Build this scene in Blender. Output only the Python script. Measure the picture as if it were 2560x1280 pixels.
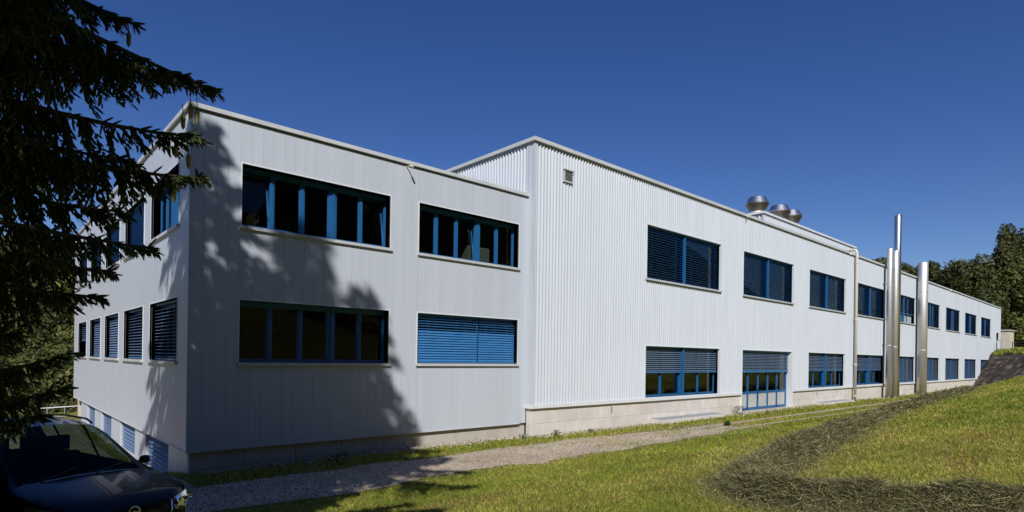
import bpy, math, random
import numpy as np
from mathutils import Matrix, Vector

# ------------------------------------------------------------------ scene, camera, light
for o in list(bpy.data.objects):
    bpy.data.objects.remove(o)
S = bpy.context.scene
COL = S.collection
R = math.radians

YAW, ROLL = R(47.844), 0.01438
fw = Vector((math.cos(YAW), math.sin(YAW), 0))
rt = Vector((math.sin(YAW), -math.cos(YAW), 0))
up = Vector((0, 0, 1))
ir = rt * math.cos(ROLL) + up * math.sin(ROLL)
iu = -rt * math.sin(ROLL) + up * math.cos(ROLL)
cam_d = bpy.data.cameras.new('camera')
cam = bpy.data.objects.new('camera', cam_d)
COL.objects.link(cam)
cam.matrix_world = Matrix(((ir.x, iu.x, -fw.x, 0), (ir.y, iu.y, -fw.y, 0), (ir.z, iu.z, -fw.z, 0), (0, 0, 0, 1)))
cam_d.sensor_width = 36
cam_d.lens = 36 * 1471.9 / 2560
cam_d.shift_y = (894.3 - 640) / 2560
cam_d.clip_start = 0.05
cam_d.clip_end = 3000
S.camera = cam

SUN = Vector((0.77, 0.943, -1.0)).normalized()          # direction the sunlight travels
SUN_EL = math.asin(-SUN.z)
SUN_ROT = math.atan2(-SUN.x, -SUN.y)
W = bpy.data.worlds.new('World')
S.world = W
W.use_nodes = True
wn = W.node_tree
sky = wn.nodes.new('ShaderNodeTexSky')
sky.sky_type = 'NISHITA'
sky.sun_disc = False
sky.sun_elevation = SUN_EL
sky.sun_rotation = SUN_ROT
sky.altitude = 900
sky.air_density = 1.0
sky.dust_density = 0.3
sky.ozone_density = 3.0
bg = wn.nodes['Background']
bg.inputs['Strength'].default_value = 0.085
hs_ = wn.nodes.new('ShaderNodeHueSaturation')
hs_.inputs['Hue'].default_value = 0.518
hs_.inputs['Saturation'].default_value = 1.27
wn.links.new(sky.outputs['Color'], hs_.inputs['Color'])
wn.links.new(hs_.outputs['Color'], bg.inputs['Color'])

ld = bpy.data.lights.new('sun', 'SUN')
ld.energy = 4.6
ld.angle = R(0.53)
ld.color = (1.0, 0.98, 0.95)
lo = bpy.data.objects.new('sun', ld)
COL.objects.link(lo)
lo.rotation_euler = SUN.to_track_quat('-Z', 'Y').to_euler()
lo.location = (-20, -30, 40)

S.view_settings.view_transform = 'Standard'
S.view_settings.look = 'None'
S.view_settings.exposure = 0.0
S.view_settings.gamma = 1.0
S.view_settings.use_curve_mapping = False
S.render.engine = 'CYCLES'
S.cycles.max_bounces = 8
S.cycles.transparent_max_bounces = 24
S.cycles.caustics_reflective = False
S.cycles.caustics_refractive = False

rng = np.random.default_rng(7)
random.seed(7)

# ------------------------------------------------------------------ materials
def newmat(name):
    m = bpy.data.materials.new(name)
    m.use_nodes = True
    return m, m.node_tree.nodes, m.node_tree.links, m.node_tree.nodes['Principled BSDF']

def noise(n, l, scale, detail=4, rough=0.55, vec=None, stretch=None):
    t = n.new('ShaderNodeTexNoise')
    t.inputs['Scale'].default_value = scale
    t.inputs['Detail'].default_value = detail
    t.inputs['Roughness'].default_value = rough
    if stretch:
        mp = n.new('ShaderNodeMapping')
        mp.inputs['Scale'].default_value = stretch
        g = n.new('ShaderNodeNewGeometry')
        l.new(g.outputs['Position'], mp.inputs['Vector'])
        l.new(mp.outputs['Vector'], t.inputs['Vector'])
    else:
        g = n.new('ShaderNodeNewGeometry')
        l.new(g.outputs['Position'], t.inputs['Vector'])
    return t

def ramp(n, l, src, stops):
    r = n.new('ShaderNodeValToRGB')
    e = r.color_ramp.elements
    while len(e) < len(stops):
        e.new(0.5)
    for k, (p, c) in enumerate(stops):
        e[k].position = p
        e[k].color = (*c, 1)
    l.new(src, r.inputs['Fac'])
    return r

def bump(n, l, src, dst, strength=0.3, dist=0.02):
    b = n.new('ShaderNodeBump')
    b.inputs['Strength'].default_value = strength
    b.inputs['Distance'].default_value = dist
    l.new(src, b.inputs['Height'])
    l.new(b.outputs['Normal'], dst.inputs['Normal'])
    return b

def mat_noise(name, c0, c1, scale=3.0, rough=0.6, metal=0.0, stretch=None, bs=0.0, bscale=None, bd=0.01, detail=5, lo=0.3, hi=0.7, vary=0.0):
    m, n, l, p = newmat(name)
    t = noise(n, l, scale, detail, 0.6, stretch=stretch)
    r = ramp(n, l, t.outputs['Fac'], [(lo, c0), (hi, c1)])
    src = r.outputs['Color']
    if vary:                                            # every piece is a slightly different batch
        oi = n.new('ShaderNodeObjectInfo')
        mr = n.new('ShaderNodeMapRange')
        mr.inputs['To Min'].default_value = 1 - vary
        mr.inputs['To Max'].default_value = 1 + vary
        l.new(oi.outputs['Random'], mr.inputs['Value'])
        hv = n.new('ShaderNodeHueSaturation')
        l.new(mr.outputs['Result'], hv.inputs['Value'])
        l.new(src, hv.inputs['Color'])
        src = hv.outputs['Color']
    l.new(src, p.inputs['Base Color'])
    p.inputs['Roughness'].default_value = rough
    p.inputs['Metallic'].default_value = metal
    if bs:
        t2 = noise(n, l, bscale or scale * 6, 4, 0.6)
        bump(n, l, t2.outputs['Fac'], p, bs, bd)
    return m

M = {}
M['panel'] = mat_noise('panel_grey', (.485, .52, .58), (.52, .557, .615), 1.2, .42, stretch=(6, 6, .25), vary=.022)
M['corr'] = mat_noise('corrugated_white', (.495, .532, .58), (.555, .592, .64), 1.0, .45, stretch=(5, 5, .22), vary=.012)
M['white'] = mat_noise('trim_white', (.66, .68, .70), (.73, .745, .76), 2.0, .4)
M['coping'] = mat_noise('coping_metal', (.47, .49, .495), (.60, .615, .62), 1.6, .45, metal=0, stretch=(.8, .8, 4))
M['sill'] = mat_noise('sill_metal', (.46, .47, .48), (.56, .57, .575), 3, .4)
M['blue'] = mat_noise('blue_frame', (.014, .10, .26), (.018, .118, .295), 3, .35)
M['slat'] = mat_noise('blue_slat', (.035, .16, .38), (.05, .19, .43), 3, .36)
M['louvre'] = mat_noise('grey_blue_slat', (.115, .18, .29), (.15, .22, .34), 3, .4)  # basement louvres; on the blinds, their pale sheen is put into this colour
M['darkgap'] = mat_noise('dark_gap', (.02, .022, .024), (.035, .037, .04), 3, .8)
M['block'] = mat_noise('concrete_block', (.56, .515, .475), (.67, .62, .575), 1.5, .85, bs=.25, bscale=40, bd=.01, vary=.06)
M['plinth'] = mat_noise('concrete_plinth', (.40, .36, .32), (.53, .48, .43), 1.2, .85, bs=.25, bscale=30, bd=.01, vary=.05)
M['mortar'] = mat_noise('mortar', (.22, .20, .18), (.27, .25, .23), 8, .9)
M['steel'] = mat_noise('stainless_steel', (.70, .685, .66), (.82, .80, .77), 1.5, .55, metal=.85, stretch=(1, 1, 12))
M['alu'] = mat_noise('bright_aluminium', (.60, .61, .63), (.70, .71, .73), 2, .34, metal=1, stretch=(1, 1, 10))
M['steel_dark'] = mat_noise('dark_steel', (.15, .135, .115), (.24, .215, .185), 4, .5, metal=1, stretch=(8, 8, 1))
M['cream'] = mat_noise('cream_pipe', (.60, .56, .46), (.68, .64, .54), 3, .4)
M['roof'] = mat_noise('roof_felt', (.12, .12, .12), (.20, .20, .19), .8, .9)
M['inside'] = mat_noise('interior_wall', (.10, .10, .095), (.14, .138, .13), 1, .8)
M['frost'] = mat_noise('frosted_panel', (.42, .43, .42), (.50, .51, .50), 2, .35)
M['bark'] = mat_noise('bark', (.035, .027, .02), (.10, .08, .06), 7, .95, stretch=(6, 6, 1), bs=.6, bscale=25, bd=.03)
M['black'] = mat_noise('black_plastic', (.012, .012, .013), (.02, .02, .021), 8, .5)
M['greyslab'] = mat_noise('grey_cover', (.24, .26, .29), (.30, .32, .35), 3, .6)
M['plaster'] = mat_noise('beige_plaster', (.52, .46, .37), (.60, .54, .44), 1.5, .85)
M['galv'] = mat_noise('galvanised', (.38, .39, .40), (.50, .51, .52), 5, .4, metal=.8)

def glass_mat(name, tint, ior=1.45, gain=1.0):
    m, n, l, p = newmat(name)
    n.remove(p)
    out = n['Material Output']
    tr = n.new('ShaderNodeBsdfTransparent')
    tr.inputs['Color'].default_value = (*tint, 1)
    gl = n.new('ShaderNodeBsdfGlossy')
    gl.inputs['Roughness'].default_value = 0.01
    t = noise(n, l, 0.9, 1, .3)
    b = n.new('ShaderNodeBump')
    b.inputs['Strength'].default_value = .06
    b.inputs['Distance'].default_value = .02
    l.new(t.outputs['Fac'], b.inputs['Height'])
    l.new(b.outputs['Normal'], gl.inputs['Normal'])
    fr = n.new('ShaderNodeFresnel')
    fr.inputs['IOR'].default_value = ior
    mx = n.new('ShaderNodeMixShader')
    mg = n.new('ShaderNodeMath')
    mg.operation = 'MULTIPLY'
    mg.inputs[1].default_value = gain
    mg.use_clamp = True
    l.new(fr.outputs[0], mg.inputs[0])
    l.new(mg.outputs[0], mx.inputs['Fac'])
    l.new(tr.outputs[0], mx.inputs[1])
    l.new(gl.outputs[0], mx.inputs[2])
    l.new(mx.outputs[0], out.inputs['Surface'])
    return m
M['glass'] = glass_mat('window_glass', (.62, .66, .62), 1.45, .6)
M['carglass'] = glass_mat('car_glass', (.62, .72, .62), 1.45)
M['lens'] = glass_mat('lamp_lens', (.85, .88, .92), 1.5)

def foliage_mat(name, dark, light, trans=.25, rough=.55):
    m, n, l, p = newmat(name)
    out = n['Material Output']
    a = n.new('ShaderNodeAttribute')
    a.attribute_name = 'tone'
    r = ramp(n, l, a.outputs['Fac'], [(0, dark), (1, light)])
    l.new(r.outputs['Color'], p.inputs['Base Color'])
    p.inputs['Roughness'].default_value = rough
    p.inputs['Specular IOR Level'].default_value = .25
    t = n.new('ShaderNodeBsdfTranslucent')
    l.new(r.outputs['Color'], t.inputs['Color'])
    mx = n.new('ShaderNodeMixShader')
    mx.inputs['Fac'].default_value = trans
    l.new(p.outputs[0], mx.inputs[1])
    l.new(t.outputs[0], mx.inputs[2])
    l.new(mx.outputs[0], out.inputs['Surface'])
    return m

def colour_attr_mat(name, trans=.3):
    m, n, l, p = newmat(name)
    out = n['Material Output']
    a = n.new('ShaderNodeAttribute')
    a.attribute_name = 'hue'
    l.new(a.outputs['Color'], p.inputs['Base Color'])
    p.inputs['Roughness'].default_value = .7
    p.inputs['Specular IOR Level'].default_value = .15
    t = n.new('ShaderNodeBsdfTranslucent')
    l.new(a.outputs['Color'], t.inputs['Color'])
    mx = n.new('ShaderNodeMixShader')
    mx.inputs['Fac'].default_value = trans
    l.new(p.outputs[0], mx.inputs[1])
    l.new(t.outputs[0], mx.inputs[2])
    l.new(mx.outputs[0], out.inputs['Surface'])
    return m
M['needle'] = foliage_mat('spruce_needles', (.020, .034, .009), (.105, .135, .032), .15)
M['blade'] = colour_attr_mat('grass_blades', .35)
M['hay'] = colour_attr_mat('drying_hay', .2)
M['stone'] = colour_attr_mat('pebble_stone', 0.0)
M['leaf_dark'] = foliage_mat('leaves_dark', (.034, .044, .014), (.13, .135, .038), .25)
M['leaf_olive'] = foliage_mat('leaves_olive', (.050, .062, .016), (.170, .180, .044), .25)
M['leaf_pale'] = foliage_mat('leaves_pale', (.055, .065, .020), (.19, .19, .065), .3)
M['leaf_gold'] = foliage_mat('leaves_yellowing', (.05, .045, .012), (.16, .125, .03), .3)
M['cone'] = mat_noise('spruce_cone', (.20, .17, .06), (.34, .29, .11), 60, .6, bs=.5, bscale=150, bd=.005)

# meadow ground
def ground_mat():
    m, n, l, p = newmat('meadow_ground')
    t1 = noise(n, l, .35, 5, .6, stretch=(.35, 1.6, 1))
    r1 = ramp(n, l, t1.outputs['Fac'], [(.34, (.20, .14, .055)), (.46, (.27, .26, .048)), (.56, (.26, .27, .045)), (.68, (.36, .30, .085))])
    t2 = noise(n, l, 9, 6, .7)
    r2 = ramp(n, l, t2.outputs['Fac'], [(.3, (.45, .45, .42)), (.7, (1.15, 1.12, 1.1))])
    mx = n.new('ShaderNodeMix')
    mx.data_type = 'RGBA'
    mx.blend_type = 'MULTIPLY'
    mx.inputs['Factor'].default_value = 1
    l.new(r1.outputs['Color'], mx.inputs['A'])
    l.new(r2.outputs['Color'], mx.inputs['B'])
    l.new(mx.outputs['Result'], p.inputs['Base Color'])
    p.inputs['Roughness'].default_value = .95
    p.inputs['Specular IOR Level'].default_value = .1
    t3 = noise(n, l, 30, 5, .7)
    bump(n, l, t3.outputs['Fac'], p, .9, .05)
    return m
M['ground'] = ground_mat()
def gravel_mat():
    m, n, l, p = newmat('gravel')
    v = n.new('ShaderNodeTexVoronoi')
    v.inputs['Scale'].default_value = 22
    g = n.new('ShaderNodeNewGeometry')
    l.new(g.outputs['Position'], v.inputs['Vector'])
    r1 = ramp(n, l, v.outputs['Color'], [(.1, (.28, .215, .155)), (.5, (.46, .375, .285)), (.9, (.62, .53, .42))])
    t = noise(n, l, .9, 5, .6)
    r2 = ramp(n, l, t.outputs['Fac'], [(.3, (.72, .70, .66)), (.7, (1.1, 1.08, 1.05))])
    mx = n.new('ShaderNodeMix')
    mx.data_type = 'RGBA'
    mx.blend_type = 'MULTIPLY'
    mx.inputs['Factor'].default_value = 1
    l.new(r1.outputs['Color'], mx.inputs['A'])
    l.new(r2.outputs['Color'], mx.inputs['B'])
    l.new(mx.outputs['Result'], p.inputs['Base Color'])
    p.inputs['Roughness'].default_value = .95
    bump(n, l, v.outputs['Distance'], p, .8, .03)
    return m
M['gravel'] = gravel_mat()
def bank_mat():
    m, n, l, p = newmat('bank_earth')
    t = noise(n, l, .8, 7, .65, stretch=(1, 1, 2.2))
    r = ramp(n, l, t.outputs['Fac'], [(.36, (.014, .010, .007)), (.47, (.060, .040, .026)), (.56, (.12, .085, .058)), (.64, (.30, .25, .20))])
    l.new(r.outputs['Color'], p.inputs['Base Color'])
    p.inputs['Roughness'].default_value = .9
    t2 = noise(n, l, 3, 6, .7)
    bump(n, l, t2.outputs['Fac'], p, 1.0, .5)
    return m
M['bank'] = bank_mat()

# ------------------------------------------------------------------ mesh helpers
class MB:
    def __init__(s):
        s.v, s.f = [], []
    def box(s, x0, x1, y0, y1, z0, z1):
        b = len(s.v)
        s.v += [(x0, y0, z0), (x1, y0, z0), (x1, y1, z0), (x0, y1, z0), (x0, y0, z1), (x1, y0, z1), (x1, y1, z1), (x0, y1, z1)]
        s.f += [(b, b + 3, b + 2, b + 1), (b + 4, b + 5, b + 6, b + 7), (b, b + 1, b + 5, b + 4), (b + 1, b + 2, b + 6, b + 5), (b + 2, b + 3, b + 7, b + 6), (b + 3, b, b + 4, b + 7)]
        return s
    def chbox(s, x0, x1, y0, y1, z0, z1, c):
        """box whose front (low y) face has chamfered edges"""
        b = len(s.v)
        s.v += [(x0, y1, z0), (x1, y1, z0), (x1, y1, z1), (x0, y1, z1), (x0, y0 + c, z0), (x1, y0 + c, z0), (x1, y0 + c, z1), (x0, y0 + c, z1),
                (x0 + c, y0, z0 + c), (x1 - c, y0, z0 + c), (x1 - c, y0, z1 - c), (x0 + c, y0, z1 - c)]
        s.f += [(b, b + 3, b + 2, b + 1), (b + 8, b + 9, b + 10, b + 11)]
        for i in range(4):
            j = (i + 1) % 4
            s.f += [(b + i, b + j, b + 4 + j, b + 4 + i), (b + 4 + i, b + 4 + j, b + 8 + j, b + 8 + i)]
        return s
    def poly(s, pts):
        b = len(s.v)
        s.v += [tuple(p) for p in pts]
        s.f.append(tuple(range(b, b + len(pts))))
        return s
    def tube(s, pts, rad, n=10, caps=True):
        pts = [Vector(p) for p in pts]
        b = len(s.v)
        k = len(pts)
        ref = None
        for i, p in enumerate(pts):
            d = (pts[min(i + 1, k - 1)] - pts[max(i - 1, 0)]).normalized()
            if ref is None:
                ref = Vector((0, 0, 1)) if abs(d.z) < .9 else Vector((1, 0, 0))
            a = d.cross(ref).normalized()
            c = d.cross(a).normalized()
            ref = a.cross(d)
            r = rad[i] if hasattr(rad, '__len__') else rad
            for j in range(n):
                t = 2 * math.pi * j / n
                s.v.append(tuple(p + a * (r * math.cos(t)) + c * (r * math.sin(t))))
        for i in range(k - 1):
            for j in range(n):
                j2 = (j + 1) % n
                s.f.append((b + i * n + j, b + i * n + j2, b + (i + 1) * n + j2, b + (i + 1) * n + j))
        if caps:
            s.f.append(tuple(b + j for j in range(n))[::-1])
            s.f.append(tuple(b + (k - 1) * n + j for j in range(n)))
        return s
    def lathe(s, cx, cy, prof, n=28, cap=True):
        b = len(s.v)
        for r, z in prof:
            for j in range(n):
                t = 2 * math.pi * j / n
                s.v.append((cx + r * math.cos(t), cy + r * math.sin(t), z))
        for i in range(len(prof) - 1):
            for j in range(n):
                j2 = (j + 1) % n
                s.f.append((b + i * n + j, b + i * n + j2, b + (i + 1) * n + j2, b + (i + 1) * n + j))
        if cap:
            s.f.append(tuple(b + j for j in range(n))[::-1])
            s.f.append(tuple(b + (len(prof) - 1) * n + j for j in range(n)))
        return s
    def mesh(s, name, smooth=False):
        me = bpy.data.meshes.new(name)
        me.from_pydata(s.v, [], s.f)
        if smooth:
            me.shade_smooth()
        me.update()
        return me

WL = {}
def link(name, me, mat, parent=None, loc=(0, 0, 0)):
    o = bpy.data.objects.new(name, me)
    COL.objects.link(o)
    o.location = loc
    if mat is not None and me is not None and not me.materials:
        me.materials.append(mat)
    if parent is not None:
        o.parent = parent
        o.matrix_parent_inverse = Matrix.Translation(-WL[parent.name])
    WL[o.name] = Vector(loc)
    return o

def build(name, mb, mat, parent=None, smooth=False):
    return link(name, mb.mesh(name, smooth), mat, parent)

def tag(o, label, cat, group=None, kind=None):
    o['label'] = label
    o['category'] = cat
    if group:
        o['group'] = group
    if kind:
        o['kind'] = kind
    return o

def empty(name, loc):
    o = bpy.data.objects.new(name, None)
    COL.objects.link(o)
    o.location = loc
    WL[o.name] = Vector(loc)
    return o

def struct(o):
    o['kind'] = 'structure'
    return o

def np_mesh(name, verts, faces, smooth=False):
    """verts (N,3), faces (M,k)"""
    me = bpy.data.meshes.new(name)
    verts = np.ascontiguousarray(verts, dtype=np.float32)
    faces = np.ascontiguousarray(faces, dtype=np.int32)
    k = faces.shape[1]
    me.vertices.add(len(verts))
    me.vertices.foreach_set('co', verts.ravel())
    me.loops.add(faces.size)
    me.loops.foreach_set('vertex_index', faces.ravel())
    me.polygons.add(len(faces))
    me.polygons.foreach_set('loop_start', np.arange(len(faces), dtype=np.int32) * k)
    me.polygons.foreach_set('loop_total', np.full(len(faces), k, dtype=np.int32))
    me.update(calc_edges=True)
    if smooth:
        me.shade_smooth()
    return me

def set_tone(me, tone):
    a = me.attributes.new('tone', 'FLOAT', 'POINT')
    a.data.foreach_set('value', np.ascontiguousarray(tone, dtype=np.float32))

def set_hue(me, rgb):
    a = me.attributes.new('hue', 'FLOAT_COLOR', 'POINT')
    c = np.ones((len(rgb), 4), dtype=np.float32)
    c[:, :3] = rgb
    a.data.foreach_set('color', c.ravel())

# ------------------------------------------------------------------ value noise for shapes
_tab = np.random.default_rng(3).random((256, 256))
def vnoise(x, y):
    xi, yi = np.floor(x).astype(int), np.floor(y).astype(int)
    fx, fy = x - xi, y - yi
    fx, fy = fx * fx * (3 - 2 * fx), fy * fy * (3 - 2 * fy)
    g = lambda a, b: _tab[a % 256, b % 256]
    return (g(xi, yi) * (1 - fx) + g(xi + 1, yi) * fx) * (1 - fy) + (g(xi, yi + 1) * (1 - fx) + g(xi + 1, yi + 1) * fx) * fy
def fbm(x, y, o=4):
    s, a, f = 0, .5, 1.0
    for k in range(o):
        s = s + a * vnoise(x * f + 17 * k, y * f + 31 * k)
        a *= .5
        f *= 2.03
    return s

def sstep(a, b, x):
    t = np.clip((x - a) / (b - a), 0, 1)
    return t * t * (3 - 2 * t)

# ------------------------------------------------------------------ terrain
def meadow_h(x, y):
    g = np.interp(x, [-60, 15, 85, 140], [.11, .11, .38, .40])
    yf = np.interp(x, [20, 85], [11.0, 15.2])
    d = np.clip(yf - y, 0, None)
    z = -2.85 + g * (np.sqrt(d * d + .64) - .8)
    z = z + .36 * (np.sqrt(np.clip(-7 - y, 0, None) ** 2 + 4) - 2) * sstep(260, 120, -y)
    z = z + .10 * (fbm(x * .22, y * .22, 3) - .45) * sstep(10.5, 8, y)
    return z
def bank_h(x, y):
    q = (x - 89.0) * .514 - (y - 15.4) * .857
    r = -2.85 + 4.5 * np.clip(q / 6.2, -1, 1)
    r = r + np.where(q > 6.2, .02 * (q - 6.2), 0) + (fbm(x * 1.7, y * 1.7 + 5, 3) - .44) * .55 * sstep(.2, 1.2, q) * sstep(7.0, 5.5, q)
    n = (fbm(x * .5, y * .5 + 9, 4) - .47) * .9 * sstep(-.5, 1.5, q) * sstep(8, 5, q)
    return np.where((x > 60), r + n, -50)
def H(x, y):
    x = np.asarray(x, float)
    y = np.asarray(y, float)
    z = np.maximum(meadow_h(x, y), bank_h(x, y))
    yard = sstep(14.5, 21, y) * sstep(6, 3.5, x) * .75
    z = z - yard
    zl = -3.6 - .09 * np.clip(y - 42, 0, 100) + .27 * np.clip(y - 150, 0, 220)
    zr = 1.7 + .02 * np.clip(x - 101, 0, 52) + .20 * np.clip(x - 153, 0, 80)
    f = sstep(40, 108, x)
    far = zl * (1 - f) + zr * f
    z = np.where(y > 42, far, z)
    z = np.where((x > 101) & (y <= 42), np.maximum(bank_h(np.minimum(x, 101 + 0 * x), y) * 0 + 1.7 + .02 * np.clip(x - 101, 0, 52) + .20 * np.clip(x - 153, 0, 80), np.minimum(z, 3.0 + .2 * np.clip(x - 153, 0, 80))), z)
    return z

def axis(parts):
    a = []
    for s0, s1, st in parts:
        a += list(np.arange(s0, s1 - 1e-6, st))
    return np.array(a + [parts[-1][1]])
gx = axis([(-700, -60, 40), (-60, -10, 5), (-10, 40, .5), (40, 78, 1), (78, 104, .5), (104, 130, 3), (130, 260, 8), (260, 900, 40)])
gy = axis([(-320, -60, 20), (-60, -10, 2.5), (-10, 18, .5), (18, 46, 2), (46, 200, 8), (200, 900, 25)])
GX, GY = np.meshgrid(gx, gy, indexing='ij')
GZ = H(GX, GY)
nx, ny = len(gx), len(gy)
V = np.stack([GX, GY, GZ], -1).reshape(-1, 3)
I, J = np.meshgrid(np.arange(nx - 1), np.arange(ny - 1), indexing='ij')
a = (I * ny + J).ravel()
F = np.stack([a, a + ny, a + ny + 1, a + 1], 1)
cx, cy = V[F].mean(1)[:, 0], V[F].mean(1)[:, 1]
q = (cx - 89.0) * .514 - (cy - 15.4) * .857
isbank = (bank_h(cx, cy) > meadow_h(cx, cy) + .02) & (q < 5.9) & (q > -1) & (cx > 76) & (cx < 106) & (cy < 17) & (cy > -10)
for nm, sel, mt in (('ground', ~isbank, 'ground'), ('earth_bank', isbank, 'bank')):
    ff = F[sel]
    u, inv = np.unique(ff, return_inverse=True)
    o = link(nm, np_mesh(nm, V[u], inv.reshape(ff.shape), True), M[mt])
    struct(o)

# gravel path: one broad strip that parts into two wheel ruts further along
def strip(name, xs, lo_f, hi_f, dz, mat, n=5):
    vs, fs = [], []
    for x in xs:
        y0, y1 = lo_f(x), hi_f(x)
        for k in range(n):
            y = y0 + (y1 - y0) * k / (n - 1)
            vs.append((x, y, float(H(x, y)) + dz))
    for i in range(len(xs) - 1):
        for k in range(n - 1):
            b = i * n + k
            fs.append((b, b + n, b + n + 1, b + 1))
    o = link(name, np_mesh(name, np.array(vs), np.array(fs), True), mat)
    return struct(o)
wob = lambda x, s: float(fbm(np.array(x * .6 + s), np.array(s * 3.3), 3) - .47)
PATH_LO = lambda x: 11.45 + .9 * wob(x, 3.1) + max(0, x - 17) * .08
PATH_HI = lambda x: 13.85 + .7 * wob(x, 8.4)
strip('gravel_path', np.arange(-14, 24.3, .3), PATH_LO, lambda x: PATH_HI(x) - max(0, x - 17) * .14, .012, M['gravel'], 9)
RUT1 = lambda x: 13.15 + .15 * wob(x, 1.7)
RUT2 = lambda x: 12.0 + .2 * wob(x, 5.2)
strip('gravel_rut', np.arange(22, 74, .5), lambda x: RUT1(x) - .20 - .16 * wob(x * 2, 4), lambda x: RUT1(x) + .22 + .16 * wob(x * 2, 6), .016, M['gravel'])
strip('gravel_rut', np.arange(19, 60, .5), lambda x: RUT2(x) - .13 - .16 * wob(x * 2, 14), lambda x: RUT2(x) + .13 + .16 * wob(x * 2, 16), .016, M['gravel'])
strip('gravel_yard', np.arange(-14, 3.9, .6), lambda x: 13.6, lambda x: 44, .014, M['gravel'], 30)

# ------------------------------------------------------------------ buildings
def front(yp):
    return lambda u, d, z: (u, yp + d, z)
def side(xp):
    return lambda u, d, z: (xp + d, u, z)
def mapped(mb, fn, flip):
    r = MB()
    r.v = [fn(*v) for v in mb.v]
    r.f = [f[::-1] for f in mb.f] if flip else list(mb.f)
    return r

def subtract(rect, holes):
    out = [rect]
    for hx0, hx1, hz0, hz1 in holes:
        nxt = []
        for x0, x1, z0, z1 in out:
            if hx1 <= x0 or hx0 >= x1 or hz1 <= z0 or hz0 >= z1:
                nxt.append((x0, x1, z0, z1))
                continue
            a0, a1 = max(x0, hx0), min(x1, hx1)
            if x0 < a0: nxt.append((x0, a0, z0, z1))
            if a1 < x1: nxt.append((a1, x1, z0, z1))
            if z0 < hz0: nxt.append((a0, a1, z0, hz0))
            if hz1 < z1: nxt.append((a0, a1, hz1, z1))
        out = nxt
    return out

OFF = tag(empty('office_block', (3.71, 15.7, -2.85)), 'lower pale grey office block with flat metal panels and blue windows, at the near left', 'building')
HALL = tag(empty('factory_hall', (14.92, 15.4, -2.85)), 'long white corrugated factory hall behind the grassy track', 'building')

SLATS = [0]
REST = {}
slat_cache = {}
def slat_mesh(w, tilt, horiz, hw=.04):
    key = (round(w, 3), tilt, horiz, hw)
    if key not in slat_cache:
        mb = MB()
        c, s_ = math.cos(tilt), math.sin(tilt)
        pr = []
        for t in (-1, 0, 1):                       # slightly curved slat
            d, z = t * hw, .006 * (1 - t * t)
            pr.append((d * c - z * s_, d * s_ + z * c))
        for off in (0, .004):
            for d, z in pr:
                for x in (0, w):
                    p = (x, d, z + off) if horiz == 'x' else (d, x, z + off)
                    mb.v.append(p)
        for k in (0, 2):
            mb.f += [(k, k + 1, k + 3, k + 2), (k + 6, k + 8, k + 9, k + 7)]
        mb.f += [(0, 6, 7, 1), (4, 5, 11, 10)]
        slat_cache[key] = mb
    return slat_cache[key]
slat_me = {}

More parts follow.
